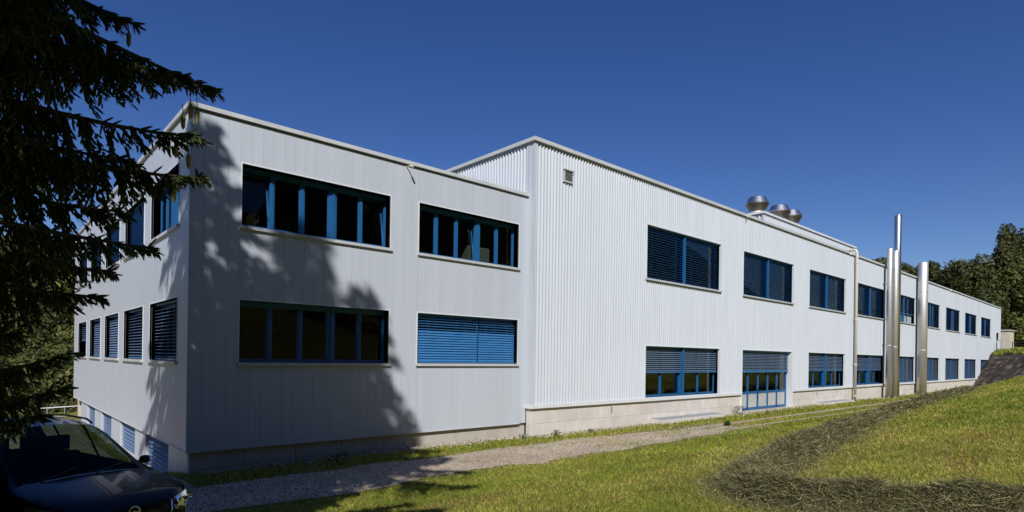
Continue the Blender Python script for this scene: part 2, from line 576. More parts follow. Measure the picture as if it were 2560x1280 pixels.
def window(bld, fn, flip, u0, u1, z0, z1, groups, depth=.27, blinds=None, sill=.08, tilted=(), frost=None, proud=.0, mull=.10, cmull=.22, guides=False, head=.05, smat='slat'):
    """groups: list of pane counts between heavy posts. blinds: list of (bottom z, tilt, individual?) per group."""
    ax = 'y' if flip else 'x'
    W_ = u1 - u0
    f = MB()
    t = .06
    d0, d1 = depth, depth + .08
    f.box(u0, u1, d0, d1, z1 - t - head, z1)
    f.box(u0, u1, d0, d1, z0, z0 + t)
    ng = len(groups)
    tot = sum(groups)
    inner = W_ - 2 * t - cmull * (ng - 1) - mull * (tot - ng)
    pw = inner / tot
    f.box(u0, u0 + t, d0 + .001, d1 - .001, z0 + t, z1 - t - head)
    f.box(u1 - t, u1, d0 + .001, d1 - .001, z0 + t, z1 - t - head)
    u = u0 + t
    panes = []
    gspan = []
    for gi, g in enumerate(groups):
        gs = u
        for k in range(g):
            panes.append((u, u + pw))
            u += pw
            if k < g - 1:
                f.box(u, u + mull, d0 - .012, d1 - .002, z0 + t, z1 - t - head)
                f.box(u + mull * .42, u + mull * .58, d0 - .02, d0 - .0125, z0 + t, z1 - t - head)
                u += mull
        gspan.append((gs, u))
        if gi < ng - 1:
            f.box(u, u + cmull, d0 - .02, d1 - .002, z0 + t, z1 - t - head)
            c = u + cmull / 2
            if guides:
                f.box(c - .055, c + .055, .06, d0 - .021, z0 + .002, z1 - head)
            else:
                f.box(c - .02, c + .045, d0 - .055, d0 - .021, z0 + .01, z1 - t - head)
            u += cmull
    win = build('window', mapped(f, fn, flip), M['blue'], bld)
    # reveal lining
    rv = MB()
    L = .035
    rv.box(u0 - L, u0, -proud - .012, d1 + .1, z0 - .02, z1 + L)
    rv.box(u1, u1 + L, -proud - .012, d1 + .1, z0 - .02, z1 + L)
    rv.box(u0, u1, -proud - .01, d1 + .1, z1, z1 + L)
    build('reveal', mapped(rv, fn, flip), M['white'], win)
    if sill:
        sl = MB()
        sl.box(u0 - .05, u1 + .05, -proud - .07, d0 + .02, z0 - sill, z0 - .002)
        build('sill', mapped(sl, fn, flip), M['sill'], win)
    for k, (a0, a1) in enumerate(panes):
        sw = .035
        sash = MB()
        sz0, sz1 = z0 + t, z1 - t - head
        s0, s1 = d0 + .015, d0 + .06
        sash.box(a0, a1, s0, s1, sz0, sz0 + sw)
        sash.box(a0, a1, s0, s1, sz1 - sw, sz1)
        sash.box(a0, a0 + sw, s0 + .001, s1 - .001, sz0 + sw, sz1 - sw)
        sash.box(a1 - sw, a1, s0 + .001, s1 - .001, sz0 + sw, sz1 - sw)
        pn = MB().box(a0 + sw, a1 - sw, d0 + .03, d0 + .045, sz0 + sw, sz1 - sw)
        if k in tilted:
            an = R(7.5)
            for m_ in (sash, pn):
                m_.v = [(x, d0 + .04 + (y - d0 - .04) * math.cos(an) + (z - sz0) * math.sin(an), sz0 + (z - sz0) * math.cos(an) - (y - d0 - .04) * math.sin(an)) for x, y, z in m_.v]
        so = build('sash', mapped(sash, fn, flip), M['blue'], win)
        if frost and k in frost:
            zf = frost[k]
            pn2 = MB().box(a0 + sw, a1 - sw, d0 + .026, d0 + .028, sz0 + sw, zf)
            build('frosted_panel', mapped(pn2, fn, flip), M['frost'], win)
        build('pane', mapped(pn, fn, flip), M['glass'], win)
    if blinds:
        for gi, b in enumerate(blinds):
            if b is None:
                continue
            zb, tilt, ind, pitch = b
            g0, g1 = gspan[gi]
            g0, g1 = g0 - (.04 if gi == 0 else .015), g1 + (.04 if gi == ng - 1 else .015)
            w = g1 - g0
            zt = z1 - .06
            n = int((zt - zb - .05) / pitch)
            bd = .17
            # head box and bottom rail
            hb = MB().box(g0, g1, bd - .045, bd + .045, z1 - .055, z1 - .004)
            hb.box(g0, g1, bd - .03, bd + .03, zb, zb + .045)
            for tp in (.2, .8):
                hb.box(g0 + w * tp - .004, g0 + w * tp + .004, bd - .001, bd + .001, zb + .045, z1 - .055)
            build('blind_rail', mapped(hb, fn, flip), M['slat'], win)
            for k in range(n):
                zz = zb + .05 + pitch * (k + .5)
                tl = tilt(k / max(1, n - 1)) if callable(tilt) else tilt
                tl = round(tl, 2)
                zz += random.uniform(-.004, .004)
                sm = slat_mesh(w, tl, ax, round(pitch * .47, 3))
                p = fn(g0, bd, zz)
                if ind and SLATS[0] < 300:
                    SLATS[0] += 1
                    key = (round(w, 3), tl, ax, pitch, smat)
                    if key not in slat_me:
                        slat_me[key] = sm.mesh('slat')
                    so = link('slat', slat_me[key], M[smat], win, p)
                else:
                    rm = REST.setdefault((bld.name, smat), MB())
                    b0 = len(rm.v)
                    rm.v += [(x + p[0], y + p[1], z + p[2]) for x, y, z in sm.v]
                    rm.f += [tuple(i + b0 for i in ff) for ff in sm.f]
    return win

# ---- office block
OX0, OX1, OY0, OY1 = 3.71, 14.92, 15.7, 38.47
OZ0, OZ1 = -2.38, 5.93
fo, so_ = front(OY0), side(OX0)
fw_holes = [(4.9, 9.17, 3.25, 4.83), (10.2, 14.46, 3.25, 4.83), (4.88, 9.17, -.22, 1.37), (10.19, 14.46, -.22, 1.37)]
sw_holes = []
for a0, a1 in [(16.72, 19.98), (20.95, 24.13), (25.2, 28.3), (29.42, 32.55), (33.67, 36.7)]:
    sw_holes += [(a0, a1, 3.25, 4.83), (a0, a1, -.22, 1.41)]
mod = .2785
def clad(fn, flip, u0, u1, z0, z1, holes, mod, t=.05):
    n = int(round((u1 - u0) / mod))
    w = (u1 - u0) / n
    for k in range(n):
        jt = .0008 if flip else .0016
        dz = random.uniform(-jt, jt)
        for r in subtract((u0 + k * w, u0 + (k + 1) * w, z0, z1), holes):
            a0, a1 = r[0], r[1]
            g0 = jt if abs(a0 - (u0 + k * w)) < 1e-6 else 0
            g1 = jt if abs(a1 - (u0 + (k + 1) * w)) < 1e-6 else 0
            if a1 - a0 < .02:
                continue
            mb = MB().chbox(a0 + g0, a1 - g1, dz, t, r[2], r[3], .001 if flip else .0014)
            build('cladding_panel', mapped(mb, fn, flip), M['panel'], OFF)
clad(fo, False, OX0 + .03, OX1, OZ0, OZ1 - .05, fw_holes, mod)
clad(so_, True, OY0 + .03, OY1, OZ0, OZ1 - .05, sw_holes, mod)
# corner trim and lower drip edge
tr = MB()
tr.box(OX0 - .012, OX0 + .03, OY0 - .012, OY0 + .03, OZ0 - .01, OZ1 - .05)
build('corner_trim', tr, M['panel'], OFF)
tr = MB()
tr.box(OX0 - .02, OX1 - .3, OY0 - .022, OY0 + .1, OZ0 - .025, OZ0 - .001)
tr.box(OX0 - .02, OX0 + .1, OY0 + .1, OY1, OZ0 - .025, OZ0 - .001)
build('drip_edge', tr, M['coping'], OFF)
# replaced plain sheet at the bottom of the corner
build('repair_sheet', MB().chbox(OX0 + .03, 5.12, OY0 - .008, OY0 - .001, OZ0, -1.58, .003), M['panel'], OFF)
# backing walls with openings, just behind the cladding
bk = MB()
for r in subtract((OX0 + .06, OX1, OZ0, OZ1 - .06), fw_holes):
    bk.box(r[0], r[1], OY0 + .052, OY0 + .36, r[2], r[3])
build('wall', bk, M['darkgap'], OFF)
bk = MB()
for r in subtract((OY0 + .36, OY1 - .05, OZ0, OZ1 - .06), sw_holes):
    bk.box(OX0 + .052, OX0 + .36, r[0], r[1], r[2], r[3])
bk.box(OX0 + .052, OX1, OY1 - .05, OY1, OZ0, OZ1 - .06)
build('wall', bk, M['darkgap'], OFF)
# interior: floors, ceilings, partitions
it = MB()
it.box(OX0 + .37, OX1 - .05, OY0 + .37, OY1 - .06, OZ0, OZ0 + .2)
it.box(OX0 + .37, OX1 - .05, OY0 + .37, OY1 - .06, 1.75, 2.3)
it.box(OX0 + .37, OX1 - .05, OY0 + .37, OY1 - .06, 5.35, 5.8)
it.box(10.1, 10.22, OY0 + .37, OY1 - .06, OZ0 + .2, 1.75)
it.box(9.95, 10.07, OY0 + .37, OY1 - .06, 2.3, 5.35)
it.box(OX0 + .37, OX1 - .05, 23.0, 23.1, OZ0 + .2, 1.75)
it.box(OX0 + .37, OX1 - .05, 23.0, 23.1, 2.3, 5.35)
it.box(OX1 - .049, OX1 - .01, OY0 + .37, OY1 - .06, OZ0, 5.8)
build('interior', it, M['inside'], OFF)
# roof and coping
build('roof', MB().box(OX0 + .05, OX1 - .01, OY0 + .05, OY1, OZ1 - .06, OZ1 - .012), M['roof'], OFF)
cp = MB()
for k in range(4):
    a0 = OX0 - .07 + k * 2.82
    a1 = min(a0 + 2.815, OX1 - .002)
    cp.box(a0, a1, OY0 - .075, OY0 + .3, OZ1 - .012, OZ1 + .095)
n = 8
for k in range(n):
    a0 = OY0 + .3 + k * (OY1 - OY0 - .3) / n
    cp.box(OX0 - .072, OX0 + .3, a0 + .003, a0 + (OY1 - OY0 - .3) / n, OZ1 - .012, OZ1 + .095)
build('coping', cp, M['coping'], OFF)
# plinth of cast panels, front
xs = [3.792, 5.09, 6.41, 7.75, 9.12, 10.42, 11.76, 13.10, 14.44, 14.98]
for k in range(len(xs) - 1):
    build('plinth_panel', MB().chbox(xs[k] + .004, xs[k + 1] - .004, 15.80, 15.95, -3.3, OZ0 - .002, .006), M['plinth'], OFF)
# basement side wall: piers and louvred windows
piers = [(15.955, 17.87), (20.8, 22.46), (25.15, 27.06), (29.55, 31.41), (33.76, 36.0)]
for a0, a1 in piers:
    build('pier', mapped(MB().chbox(a0, a1, .085, .5, -4.2, OZ0 - .026, .01), so_, True), M['panel'], OFF)
for k in range(4):
    a0, a1 = piers[k][1], piers[k + 1][0]
    zb = -3.42
    b = MB().box(a0, a1, .46, .5, -4.2, OZ0 - .026)
    fr = MB()
    for e in (a0, a1 - .05):
        fr.box(e, e + .05, .23, .32, zb, OZ0 - .03)
    fr.box(a0 + .05, a1 - .05, .23, .32, OZ0 - .08, OZ0 - .03)
    fr.box(a0 + .05, a1 - .05, .23, .32, zb, zb + .05)
    wv = build('basement_window', mapped(fr, so_, True), M['blue'], OFF)
    build('backing', mapped(b, so_, True), M['darkgap'], wv)
    build('sill', mapped(MB().box(a0, a1, -.02, .40, zb - .09, zb - .002), so_, True), M['white'], wv)
    n = 7
    for j in range(n):
        lm = MB()
        zz = zb + .10 + j * .128
        w = a1 - a0 - .1
        # tilted louvre blade
        lm.v = [(a0 + .05, .13, zz - .035), (a1 - .05, .13, zz - .035), (a1 - .05, .215, zz + .035), (a0 + .05, .215, zz + .035),
                (a0 + .05, .135, zz - .043), (a1 - .05, .135, zz - .043), (a1 - .05, .221, zz + .027), (a0 + .05, .221, zz + .027)]
        lm.f = [(0, 1, 2, 3), (4, 7, 6, 5), (0, 4, 5, 1), (2, 6, 7, 3), (1, 5, 6, 2), (0, 3, 7, 4)]
        build('louvre', mapped(lm, so_, True), M['louvre'], wv)
# front windows
window(OFF, fo, False, *fw_holes[0], [3, 2], tilted=(0, 4))
window(OFF, fo, False, *fw_holes[1], [3, 2], tilted=(2,))
window(OFF, fo, False, *fw_holes[2], [3, 2])
cl = lambda a, b, s: (lambda t: a if t < s else b)
window(OFF, fo, False, *fw_holes[3], [3, 2], blinds=[(-.2, cl(1.05, .25, .72), True, .083)] * 2, mull=.08, cmull=.10)
for k in range(5):
    hu, hl = sw_holes[2 * k], sw_holes[2 * k + 1]
    if k == 0:
        window(OFF, so_, True, *hu, [2, 2], tilted=(1,), depth=.24)
    else:
        window(OFF, so_, True, *hu, [4], blinds=[(hu[2] + .02, .12, k < 3, .095)], depth=.30, mull=.08)
    zb = hl[2] + (.02 if k < 4 else .75)
    window(OFF, so_, True, *hl, [4], smat='louvre', blinds=[(zb, (.30, .30, .9, .9, .45)[k], k < 4, .095)], depth=.30, mull=.08)
# little rod fixture under the coping, standing off the wall
fx = MB().tube([(9.72, OY0 + .01, 5.83), (9.72, OY0 - .16, 5.84), (9.72, OY0 - .30, 5.80)], .018, 8)
fx.tube([(9.72, OY0 - .24, 5.815), (9.72, OY0 - .36, 5.77)], .035, 8)
build('rod_lamp', fx, M['cream'], OFF)

# ---- factory hall
HX0, HX1, HY0, HY1 = 14.92, 107.0, 15.4, 44.0
HZ0, HZ1 = -1.72, 7.92
fh, sh = front(HY0), side(HX0)
AMP, PER = .029, .168
BW = [(21.9 + 8.95 * i, 28.4 + 8.95 * i) for i in range(9)]
up_holes = [(a0, a1, 3.62, 6.0) for a0, a1 in BW]
lo_holes = [(a0, a1, -1.69 if i != 1 else -2.4, .61) for i, (a0, a1) in enumerate(BW)]
end_hole = (103.7, 105.8, 3.46, 4.40)
def corr_piece(mb, fn, u0, u1, z0, z1, amp=AMP, per=PER, ph=0.0, seg=8):
    n = max(2, int(math.ceil((u1 - u0) / per * seg)))
    b = len(mb.v)
    for i in range(n + 1):
        u = u0 + (u1 - u0) * i / n
        c = math.sin(2 * math.pi * (u - ph) / per)
        d = -amp * (abs(c) ** .75 * (1 if c > 0 else -1))
        mb.v.append(fn(u, d, z0))
        mb.v.append(fn(u, d, z1))
    return b, n
def corr_wall(name, fn, flip, u0, u1, z0, z1, holes, parent, step):
    k = u0
    while k < u1 - 1e-6:
        k1 = min(k + step, u1)
        for r in subtract((k, k1, z0, z1), holes):
            if r[1] - r[0] < .01:
                continue
            mb = MB()
            far = r[0] > 60
            b, n = corr_piece(mb, fn, *r, ph=u0, seg=8 if not far else 6)
            for i in range(n):
                q_ = (b + 2 * i, b + 2 * i + 2, b + 2 * i + 3, b + 2 * i + 1)
                mb.f.append(q_[::-1] if flip else q_)
            build(name, mb, M['corr'], parent, smooth=True)
        k = k1
allh = up_holes + lo_holes + [end_hole]
corr_wall('corrugated_sheet', fh, False, HX0 + .08, HX1 - .02, HZ0, HZ1 - .02, allh, HALL, PER * 24)
corr_wall('corrugated_sheet', sh, True, HY0 + .36, HY1, 5.96, HZ1 - .02, [], HALL, PER * 24)
# corner trims: smooth folded white metal
tr = MB()
tr.box(HX0 - .028, HX0 + .085, HY0 - .03, HY0 + .03, HZ0, HZ1 - .02)
tr.box(HX0 - .024, HX0 + .03, HY0 + .03, HY0 + .1, HZ0, HZ1 - .02)
tr.box(HX0 - .012, HX0 + .03, HY0 + .1, HY0 + .20, HZ0, HZ1 - .02)
tr.box(HX0 - .026, HX0 + .03, HY0 + .20, HY0 + .36, HZ0, HZ1 - .02)
build('corner_trim', tr, M['corr'], HALL)
build('corner_trim', MB().box(HX1 - .018, HX1 + .04, HY0 - .03, HY0 + .1, HZ0, HZ1 - .02), M['corr'], HALL)
# base flashing
fl = MB()
for r in ((HX0 - .05, 30.83), (37.42, HX1)):
    fl.box(r[0], r[1], HY0 - .055, HY0 + .06, -1.85, HZ0 - .002)
fl.box(HX0 - .052, HX0 + .04, HY0 + .06, HY0 + .34, -1.85, HZ0 - .002)
build('base_flashing', fl, M['white'], HALL)
# coping
cp = MB()
k = HX0 - .11
while k < HX1 + .05:
    cp.box(k, min(k + 2.995, HX1 + .06), HY0 - .11, HY0 + .3, HZ1 - .02, HZ1 + .115)
    k += 3.0
k = HY0 + .3
while k < HY1:
    cp.box(HX0 - .112, HX0 + .3, k + .004, min(k + 3.0, HY1), HZ1 - .02, HZ1 + .115)
    k += 3.0
build('coping', cp, M['coping'], HALL)
build('roof', MB().box(HX0 + .1, HX1, HY0 + .1, HY1, HZ1 - .3, HZ1 - .06), M['roof'], HALL)
# wall behind the sheets
bk = MB()
for r in subtract((HX0 + .06, HX1 - .02, -1.83, HZ1 - .31), allh):
    bk.box(r[0], r[1], HY0 + .07, HY0 + .34, r[2], r[3])
bk.box(HX0 + .06, HX0 + .3, HY0 + .34, HY1, 5.9, HZ1 - .31)
bk.box(HX1 - .3, HX1 - .021, HY0 + .34, HY1, -1.83, HZ1 - .31)
build('wall', bk, M['darkgap'], HALL)
build('end_wall', MB().box(HX1 - .02, HX1, HY0 + .1, HY1, HZ0, HZ1 - .31), M['corr'], HALL)
it = MB()
it.box(HX0 + .3, HX1 - .31, HY0 + .35, HY1, -2.4, -2.2)
it.box(HX0 + .3, HX1 - .31, HY0 + .35, HY1, 1.9, 2.5)
it.box(HX0 + .3, HX1 - .31, HY0 + 9, HY0 + 9.2, -2.2, 1.9)
it.box(HX0 + .3, HX1 - .31, HY0 + 9, HY0 + 9.2, 2.5, 7.5)
build('interior', it, M['inside'], HALL)
# plinth blocks in two courses, recessed under the flashing
PX = HX0 + .03
ct = 0
for row, (zt, zb, st) in enumerate(((-1.86, -2.43, 16.23), (-2.434, -3.3, 15.59))):
    k = st - 1.33
    first = True
    while k < HX1:
        a0, a1 = max(k, PX), min(k + 1.326, HX1 - .1)
        k += 1.333
        for r in subtract((a0, a1, zb, zt), [(30.9, 37.52, -4, 0)]):
            if r[1] - r[0] > .05:
                pr = random.uniform(-.004, .004)
                build('concrete_block', MB().chbox(r[0], r[1], HY0 + .045 + pr, HY0 + .3, r[2], r[3], .012), M['block'], HALL)
build('mortar_bed', MB().box(PX + .01, 30.9, HY0 + .06, HY0 + .29, -3.2, -1.9), M['mortar'], HALL)
build('mortar_bed', MB().box(37.53, HX1 - .12, HY0 + .06, HY0 + .29, -3.2, -1.9), M['mortar'], HALL)
# windows
for i in range(9):
    near = i < 1
    h = up_holes[i]
    if i == 4:
        window(HALL, fh, False, *h, [2, 2], blinds=[(4.45, .10, False, .11)] * 2, guides=True, proud=.03, frost={0: 4.42, 1: 4.42, 2: 4.42, 3: 4.42}, cmull=.14)
    else:
        window(HALL, fh, False, *h, [1, 1], blinds=[(3.64, .10, near, .112)] * 2, guides=True, proud=.03, cmull=.14)
    h = lo_holes[i]
    if i == 1:
        continue
    zb = -.60 if i < 4 else -1.66
    window(HALL, fh, False, *h, [2, 2], blinds=[(zb, .42 if i < 4 else .3, i < 2, .095)] * 2, guides=True, proud=.03, sill=0, cmull=.20, smat='louvre')
window(HALL, fh, False, *end_hole, [1], sill=.06, proud=.03)
for o in bpy.data.objects:
    pass
for (bn, sm_), mb in REST.items():
    o = build('slat', mb, M[sm_], bpy.data.objects[bn])
    o['kind'] = 'stuff'
# glazed doors under the second bay
DX0, DX1 = 30.93, 37.15
dn = 5
dw = (DX1 - DX0) / dn
fr = MB()
dd = HY0 + .27
fr.box(DX0 - .07, DX0, dd, dd + .1, -2.78, .6)
fr.box(DX1, DX1 + .07, dd, dd + .1, -2.78, .6)
fr.box(DX0, DX1, dd, dd + .1, .5, .6)
door = build('door_frame', fr, M['blue'], HALL)
for k in range(dn):
    a0, a1 = DX0 + k * dw, DX0 + (k + 1) * dw
    f = MB()
    f.box(a0 + .004, a0 + .10, dd + .02, dd + .07, -2.76, .495)
    f.box(a1 - .10, a1 - .004, dd + .02, dd + .07, -2.76, .495)
    for zz in ((-2.76, -2.62), (-1.86, -1.72), (.40, .495)):
        f.box(a0 + .10, a1 - .10, dd + .021, dd + .069, *zz)
    lf = build('door_leaf', f, M['blue'], door)
    build('pane', MB().box(a0 + .10, a1 - .10, dd + .04, dd + .05, -1.72, .40), M['glass'], door)
    build('door_panel', MB().box(a0 + .10, a1 - .10, dd + .035, dd + .055, -2.62, -1.86), M['frost'], door)
    if k in (0, 3):
        hm = MB().box(a1 - .08, a1 - .02, dd - .02, dd + .019, -1.62, -1.50).box(a1 - .075, a1 - .025, dd - .03, dd + .019, -2.72, -2.64)
        build('handle', hm, M['black'], door)
hm = MB().tube([(DX0 + 1.93 * dw, dd - .04, -2.15), (DX0 + 1.93 * dw, dd - .04, -1.55)], .016, 8)
build('handle', hm, M['black'], door)
rv = MB()
rv.box(DX0 - .105, DX0 - .07, HY0 - .045, dd + .2, -2.8, .64)
rv.box(DX1 + .07, 37.36, HY0 - .045, HY0 + .5, -1.72, .64)
rv.box(37.2, 37.52, HY0 - .02, HY0 + .5, -2.8, -1.722)
rv.box(DX0 - .07, DX1 + .07, HY0 - .045, dd + .2, .602, .64)
build('reveal', rv, M['white'], door)
bl = MB()
zz = -.50
hm = MB()
for g0, g1 in ((DX0 + .01, DX0 + 2.48 * dw), (DX0 + 2.5 * dw, DX1 - .01)):
    for k in range(11):
        sm = slat_mesh(g1 - g0, .42, 'x', .042)
        b0 = len(bl.v)
        bl.v += [(x + g0, y + HY0 + .15, z + zz + .04 + k * .088) for x, y, z in sm.v]
        bl.f += [tuple(i + b0 for i in ff) for ff in sm.f]
    hm.box(g0, g1, HY0 + .12, HY0 + .18, zz - .13, zz - .02)
    hm.box(g0, g1, HY0 + .10, HY0 + .20, .50, .598)
o = build('slat', bl, M['louvre'], door)
o['kind'] = 'stuff'
build('blind_rail', hm, M['slat'], door)
build('threshold', MB().box(DX0 - .1, 37.5, HY0 - .25, HY0 + .4, -2.95, -2.785), M['plinth'], HALL)
# louvred vent high on the wall
vf = MB()
vx0, vx1, vz0, vz1 = 16.44, 16.94, 6.74, 7.22
vf.box(vx0, vx0 + .04, HY0 - .07, HY0 + .02, vz0, vz1)
vf.box(vx1 - .04, vx1, HY0 - .07, HY0 + .02, vz0, vz1)
vf.box(vx0 + .04, vx1 - .04, HY0 - .07, HY0 + .02, vz0, vz0 + .05)
vf.box(vx0 - .02, vx1 + .02, HY0 - .11, HY0 + .02, vz1 - .03, vz1 + .02)
vent = build('wall_vent', vf, M['sill'], HALL)
build('backing', MB().box(vx0 + .04, vx1 - .04, HY0 - .028, HY0 + .02, vz0 + .05, vz1 - .03), M['darkgap'], vent)
for k in range(7):
    z = vz0 + .075 + k * .053
    lm = MB()
    x0, x1, y = vx0 + .04, vx1 - .04, HY0
    lm.v = [(x0, y - .075, z - .012), (x1, y - .075, z - .012), (x1, y - .035, z + .012), (x0, y - .035, z + .012), (x0, y - .075, z - .018), (x1, y - .075, z - .018), (x1, y - .035, z + .006), (x0, y - .035, z + .006)]
    lm.f = [(0, 1, 2, 3), (4, 7, 6, 5), (0, 4, 5, 1), (2, 6, 7, 3), (1, 5, 6, 2), (0, 3, 7, 4)]
    build('louvre', lm, M['sill'], vent)
# small rods below the coping
for x, z in ((31.0, 7.68), (46.9, 7.70), (77.0, 7.62)):
    build('hook', MB().tube([(x, HY0 - .11, HZ1 + .02), (x, HY0 - .16, HZ1 - .05), (x, HY0 - .10, z)], .022, 6), M['galv'], HALL)
# downpipe with elbow and clamps
dp = MB()
dx, dy = 47.95, 15.2
dp.tube([(dx, dy, -3.0), (dx, dy, 8.10), (dx, dy + .03, 8.22), (dx, dy + .10, 8.32), (dx, dy + .22, 8.35), (dx, 17.98, 8.30)], .10, 14)
dpo = build('downpipe', dp, M['cream'], HALL, smooth=True)
for z in (-2.5, -.2, 3.1, 7.3):
    build('pipe_collar', MB().lathe(dx, dy, [(.101, z), (.122, z + .01), (.122, z + .09), (.101, z + .10)], 14), M['cream'], dpo)
    build('bracket', MB().box(dx - .03, dx + .03, dy + .1, HY0, z + .02, z + .06), M['galv'], dpo)
# pipes of the window drains on the plinth
for x in (19.6, 41.3):
    build('plinth_pipe', MB().tube([(x, HY0 + .03, -2.0), (x, HY0 - .02, -2.02), (x - .03, HY0 - .02, -2.22)], .012, 6), M['black'], HALL)

# penthouse on the roof
P0, P1, Q0, Q1, PT = 38.8, 56.3, 18.0, 27.0, 10.0
PEN = build('roof_penthouse', MB().box(P0 + .06, P1, Q0 + .06, Q1, HZ1 - .05, PT - .1), M['white'], HALL)
mb = MB()
b, n = corr_piece(mb, front(Q0), P0 + .05, P1, HZ1 - .05, PT - .1, seg=6)
mb.f += [(b + 2 * i, b + 2 * i + 2, b + 2 * i + 3, b + 2 * i + 1) for i in range(n)]
build('corrugated_sheet', mb, M['corr'], PEN, smooth=True)
mb = MB()
b, n = corr_piece(mb, side(P0), Q0 + .05, Q1, HZ1 - .05, PT - .1, amp=.035, per=.25, seg=8)
mb.f += [(b + 2 * i, b + 2 * i + 1, b + 2 * i + 3, b + 2 * i + 2) for i in range(n)]
build('corrugated_sheet', mb, M['corr'], PEN, smooth=True)
build('coping', MB().box(P0 - .12, P1 + .1, Q0 - .1, Q1, PT - .1, PT + .04), M['white'], PEN)
build('corner_trim', MB().box(P0 - .04, P0 + .06, Q0 - .03, Q0 + .06, HZ1 - .05, PT - .1), M['corr'], PEN)

# roof vents: waisted steel cowls
def roof_vent(x, y, zb, s, label):
    e = tag(empty('roof_vent', (x, y, zb)), label, 'roof vent', 'steel cowls on the penthouse roof')
    build('collar', MB().lathe(x, y, [(.70 * s, zb), (.70 * s, zb + .13 * s), (.62 * s, zb + .15 * s), (.62 * s, zb + .2 * s)], 32), M['steel'], e, True)
    build('cowl_base', MB().lathe(x, y, [(.58 * s, zb + .2 * s), (.95 * s, zb + .84 * s), (.94 * s, zb + .88 * s)], 32), M['steel_dark'], e, False)  # lower cone coloured darker than the top so the cowl looks more angular
    build('cowl_top', MB().lathe(x, y, [(.95 * s, zb + .88 * s), (.97 * s, zb + .91 * s), (.69 * s, zb + 1.42 * s), (.67 * s, zb + 1.44 * s), (.62 * s, zb + 1.34 * s)], 32), M['alu'], e, False)
    return e
roof_vent(39.4, 18.72, PT + .04, .80, 'leftmost steel roof cowl, by the penthouse corner')
roof_vent(42.6, 18.62, PT + .04, .80, 'middle steel roof cowl, overlapping the one behind it')
roof_vent(44.6, 18.62, PT + .04, .80, 'rear steel roof cowl, half hidden behind the middle one')

# tall steel flues standing before the hall
def flue(x, y, r, ztop, label, rings, cap=False, group='steel flue pipes against the hall wall', mat='steel'):
    e = tag(empty('steel_flue', (x, y, -2.85)), label, 'flue pipe', group)
    build('pipe', MB().lathe(x, y, [(r, -3.0), (r, ztop - .02), (r * .96, ztop), (r * .90, ztop), (r * .90, ztop - .3)], 28, True), M[mat], e, True)
    for z in rings:
        build('seam_ring', MB().lathe(x, y, [(r + .001, z), (r + .012, z + .01), (r + .012, z + .05), (r + .001, z + .06)], 28), M[mat], e, True)
    build('base_flange', MB().lathe(x, y, [(r + .06, -3.0), (r + .06, -2.78), (r + .002, -2.75)], 28), M['steel_dark'], e, True)
    for z in (1.5, 6.5):
        build('wall_bracket', MB().box(x - .03, x + .03, y + r * .9, HY0 + .02, z, z + .05), M['galv'], e)
    if cap:
        build('cap', MB().lathe(x, y, [(r + .02, ztop - .12), (r + .025, ztop - .02), (r * .5, ztop + .05)], 28), M['alu'], e, True)
    return e
flue(54.75, 14.92, .205, 9.28, 'left one of two short steel flues standing side by side', [1.4, 7.6])
flue(55.75, 14.78, .235, 9.22, 'right one of two short steel flues standing side by side', [1.3, 7.6])
flue(57.45, 15.10, .265, 12.50, 'tallest steel flue, rising behind the short pair', [4.0, 8.3], cap=True, mat='alu')
flue(64.45, 14.88, .40, 9.30, 'wide single steel flue right of the flue pair', [1.2, 6.6])
flue(66.15, 15.05, .17, 9.32, 'thin steel flue tucked behind the wide single flue', [6.6])

# ------------------------------------------------------------------ small things round the buildings
def light_well(x0, x1, y0, y1, zt, label):
    e = tag(empty('light_well', ((x0 + x1) / 2, (y0 + y1) / 2, -2.85)), label, 'light well', 'concrete light wells at the plinth')
    k = MB()
    k.box(x0, x1, y0, y0 + .12, -3.1, zt)
    k.box(x0, x0 + .12, y0 + .12, y1, -3.1, zt - .002)
    k.box(x1 - .12, x1, y0 + .12, y1, -3.1, zt - .002)
    k.box((x0 + x1) / 2 - .08, (x0 + x1) / 2 + .08, y0 + .12, y1, -3.1, zt - .004)
    build('kerb', k, M['block'], e)
    for a0, a1 in ((x0 + .15, (x0 + x1) / 2 - .1), ((x0 + x1) / 2 + .1, x1 - .15)):
        build('cover', MB().chbox(a0, a1, y0 + .05, y1, zt - .05, zt + .02, .01), M['greyslab'], e)
light_well(22.35, 27.9, 14.72, 15.43, -2.66, 'low concrete light well with two grey covers, left of the glazed doors')
light_well(41.2, 46.6, 14.80, 15.43, -2.68, 'concrete light well with grey covers near the cream downpipe')

cab = tag(empty('cabinet', (13.2, 17.0, 2.3)), 'white cabinet standing inside the upper right office window', 'cabinet')
build('body', MB().box(12.75, 13.75, 16.5, 17.1, 2.3, 3.95), M['white'], cab)
build('door', MB().chbox(12.77, 13.73, 16.47, 16.495, 2.35, 3.9, .006), M['white'], cab)
mc = tag(empty('machine_cover', (25.0, 16.6, -2.2)), 'beige machine cover seen through the lower hall window', 'machine')
build('body', MB().box(24.3, 24.8, 16.3, 17.0, -2.2, -1.15), M['plaster'], mc)
build('hood', MB().box(24.25, 25.05, 16.2, 17.05, -1.148, -.98), M['plaster'], mc)

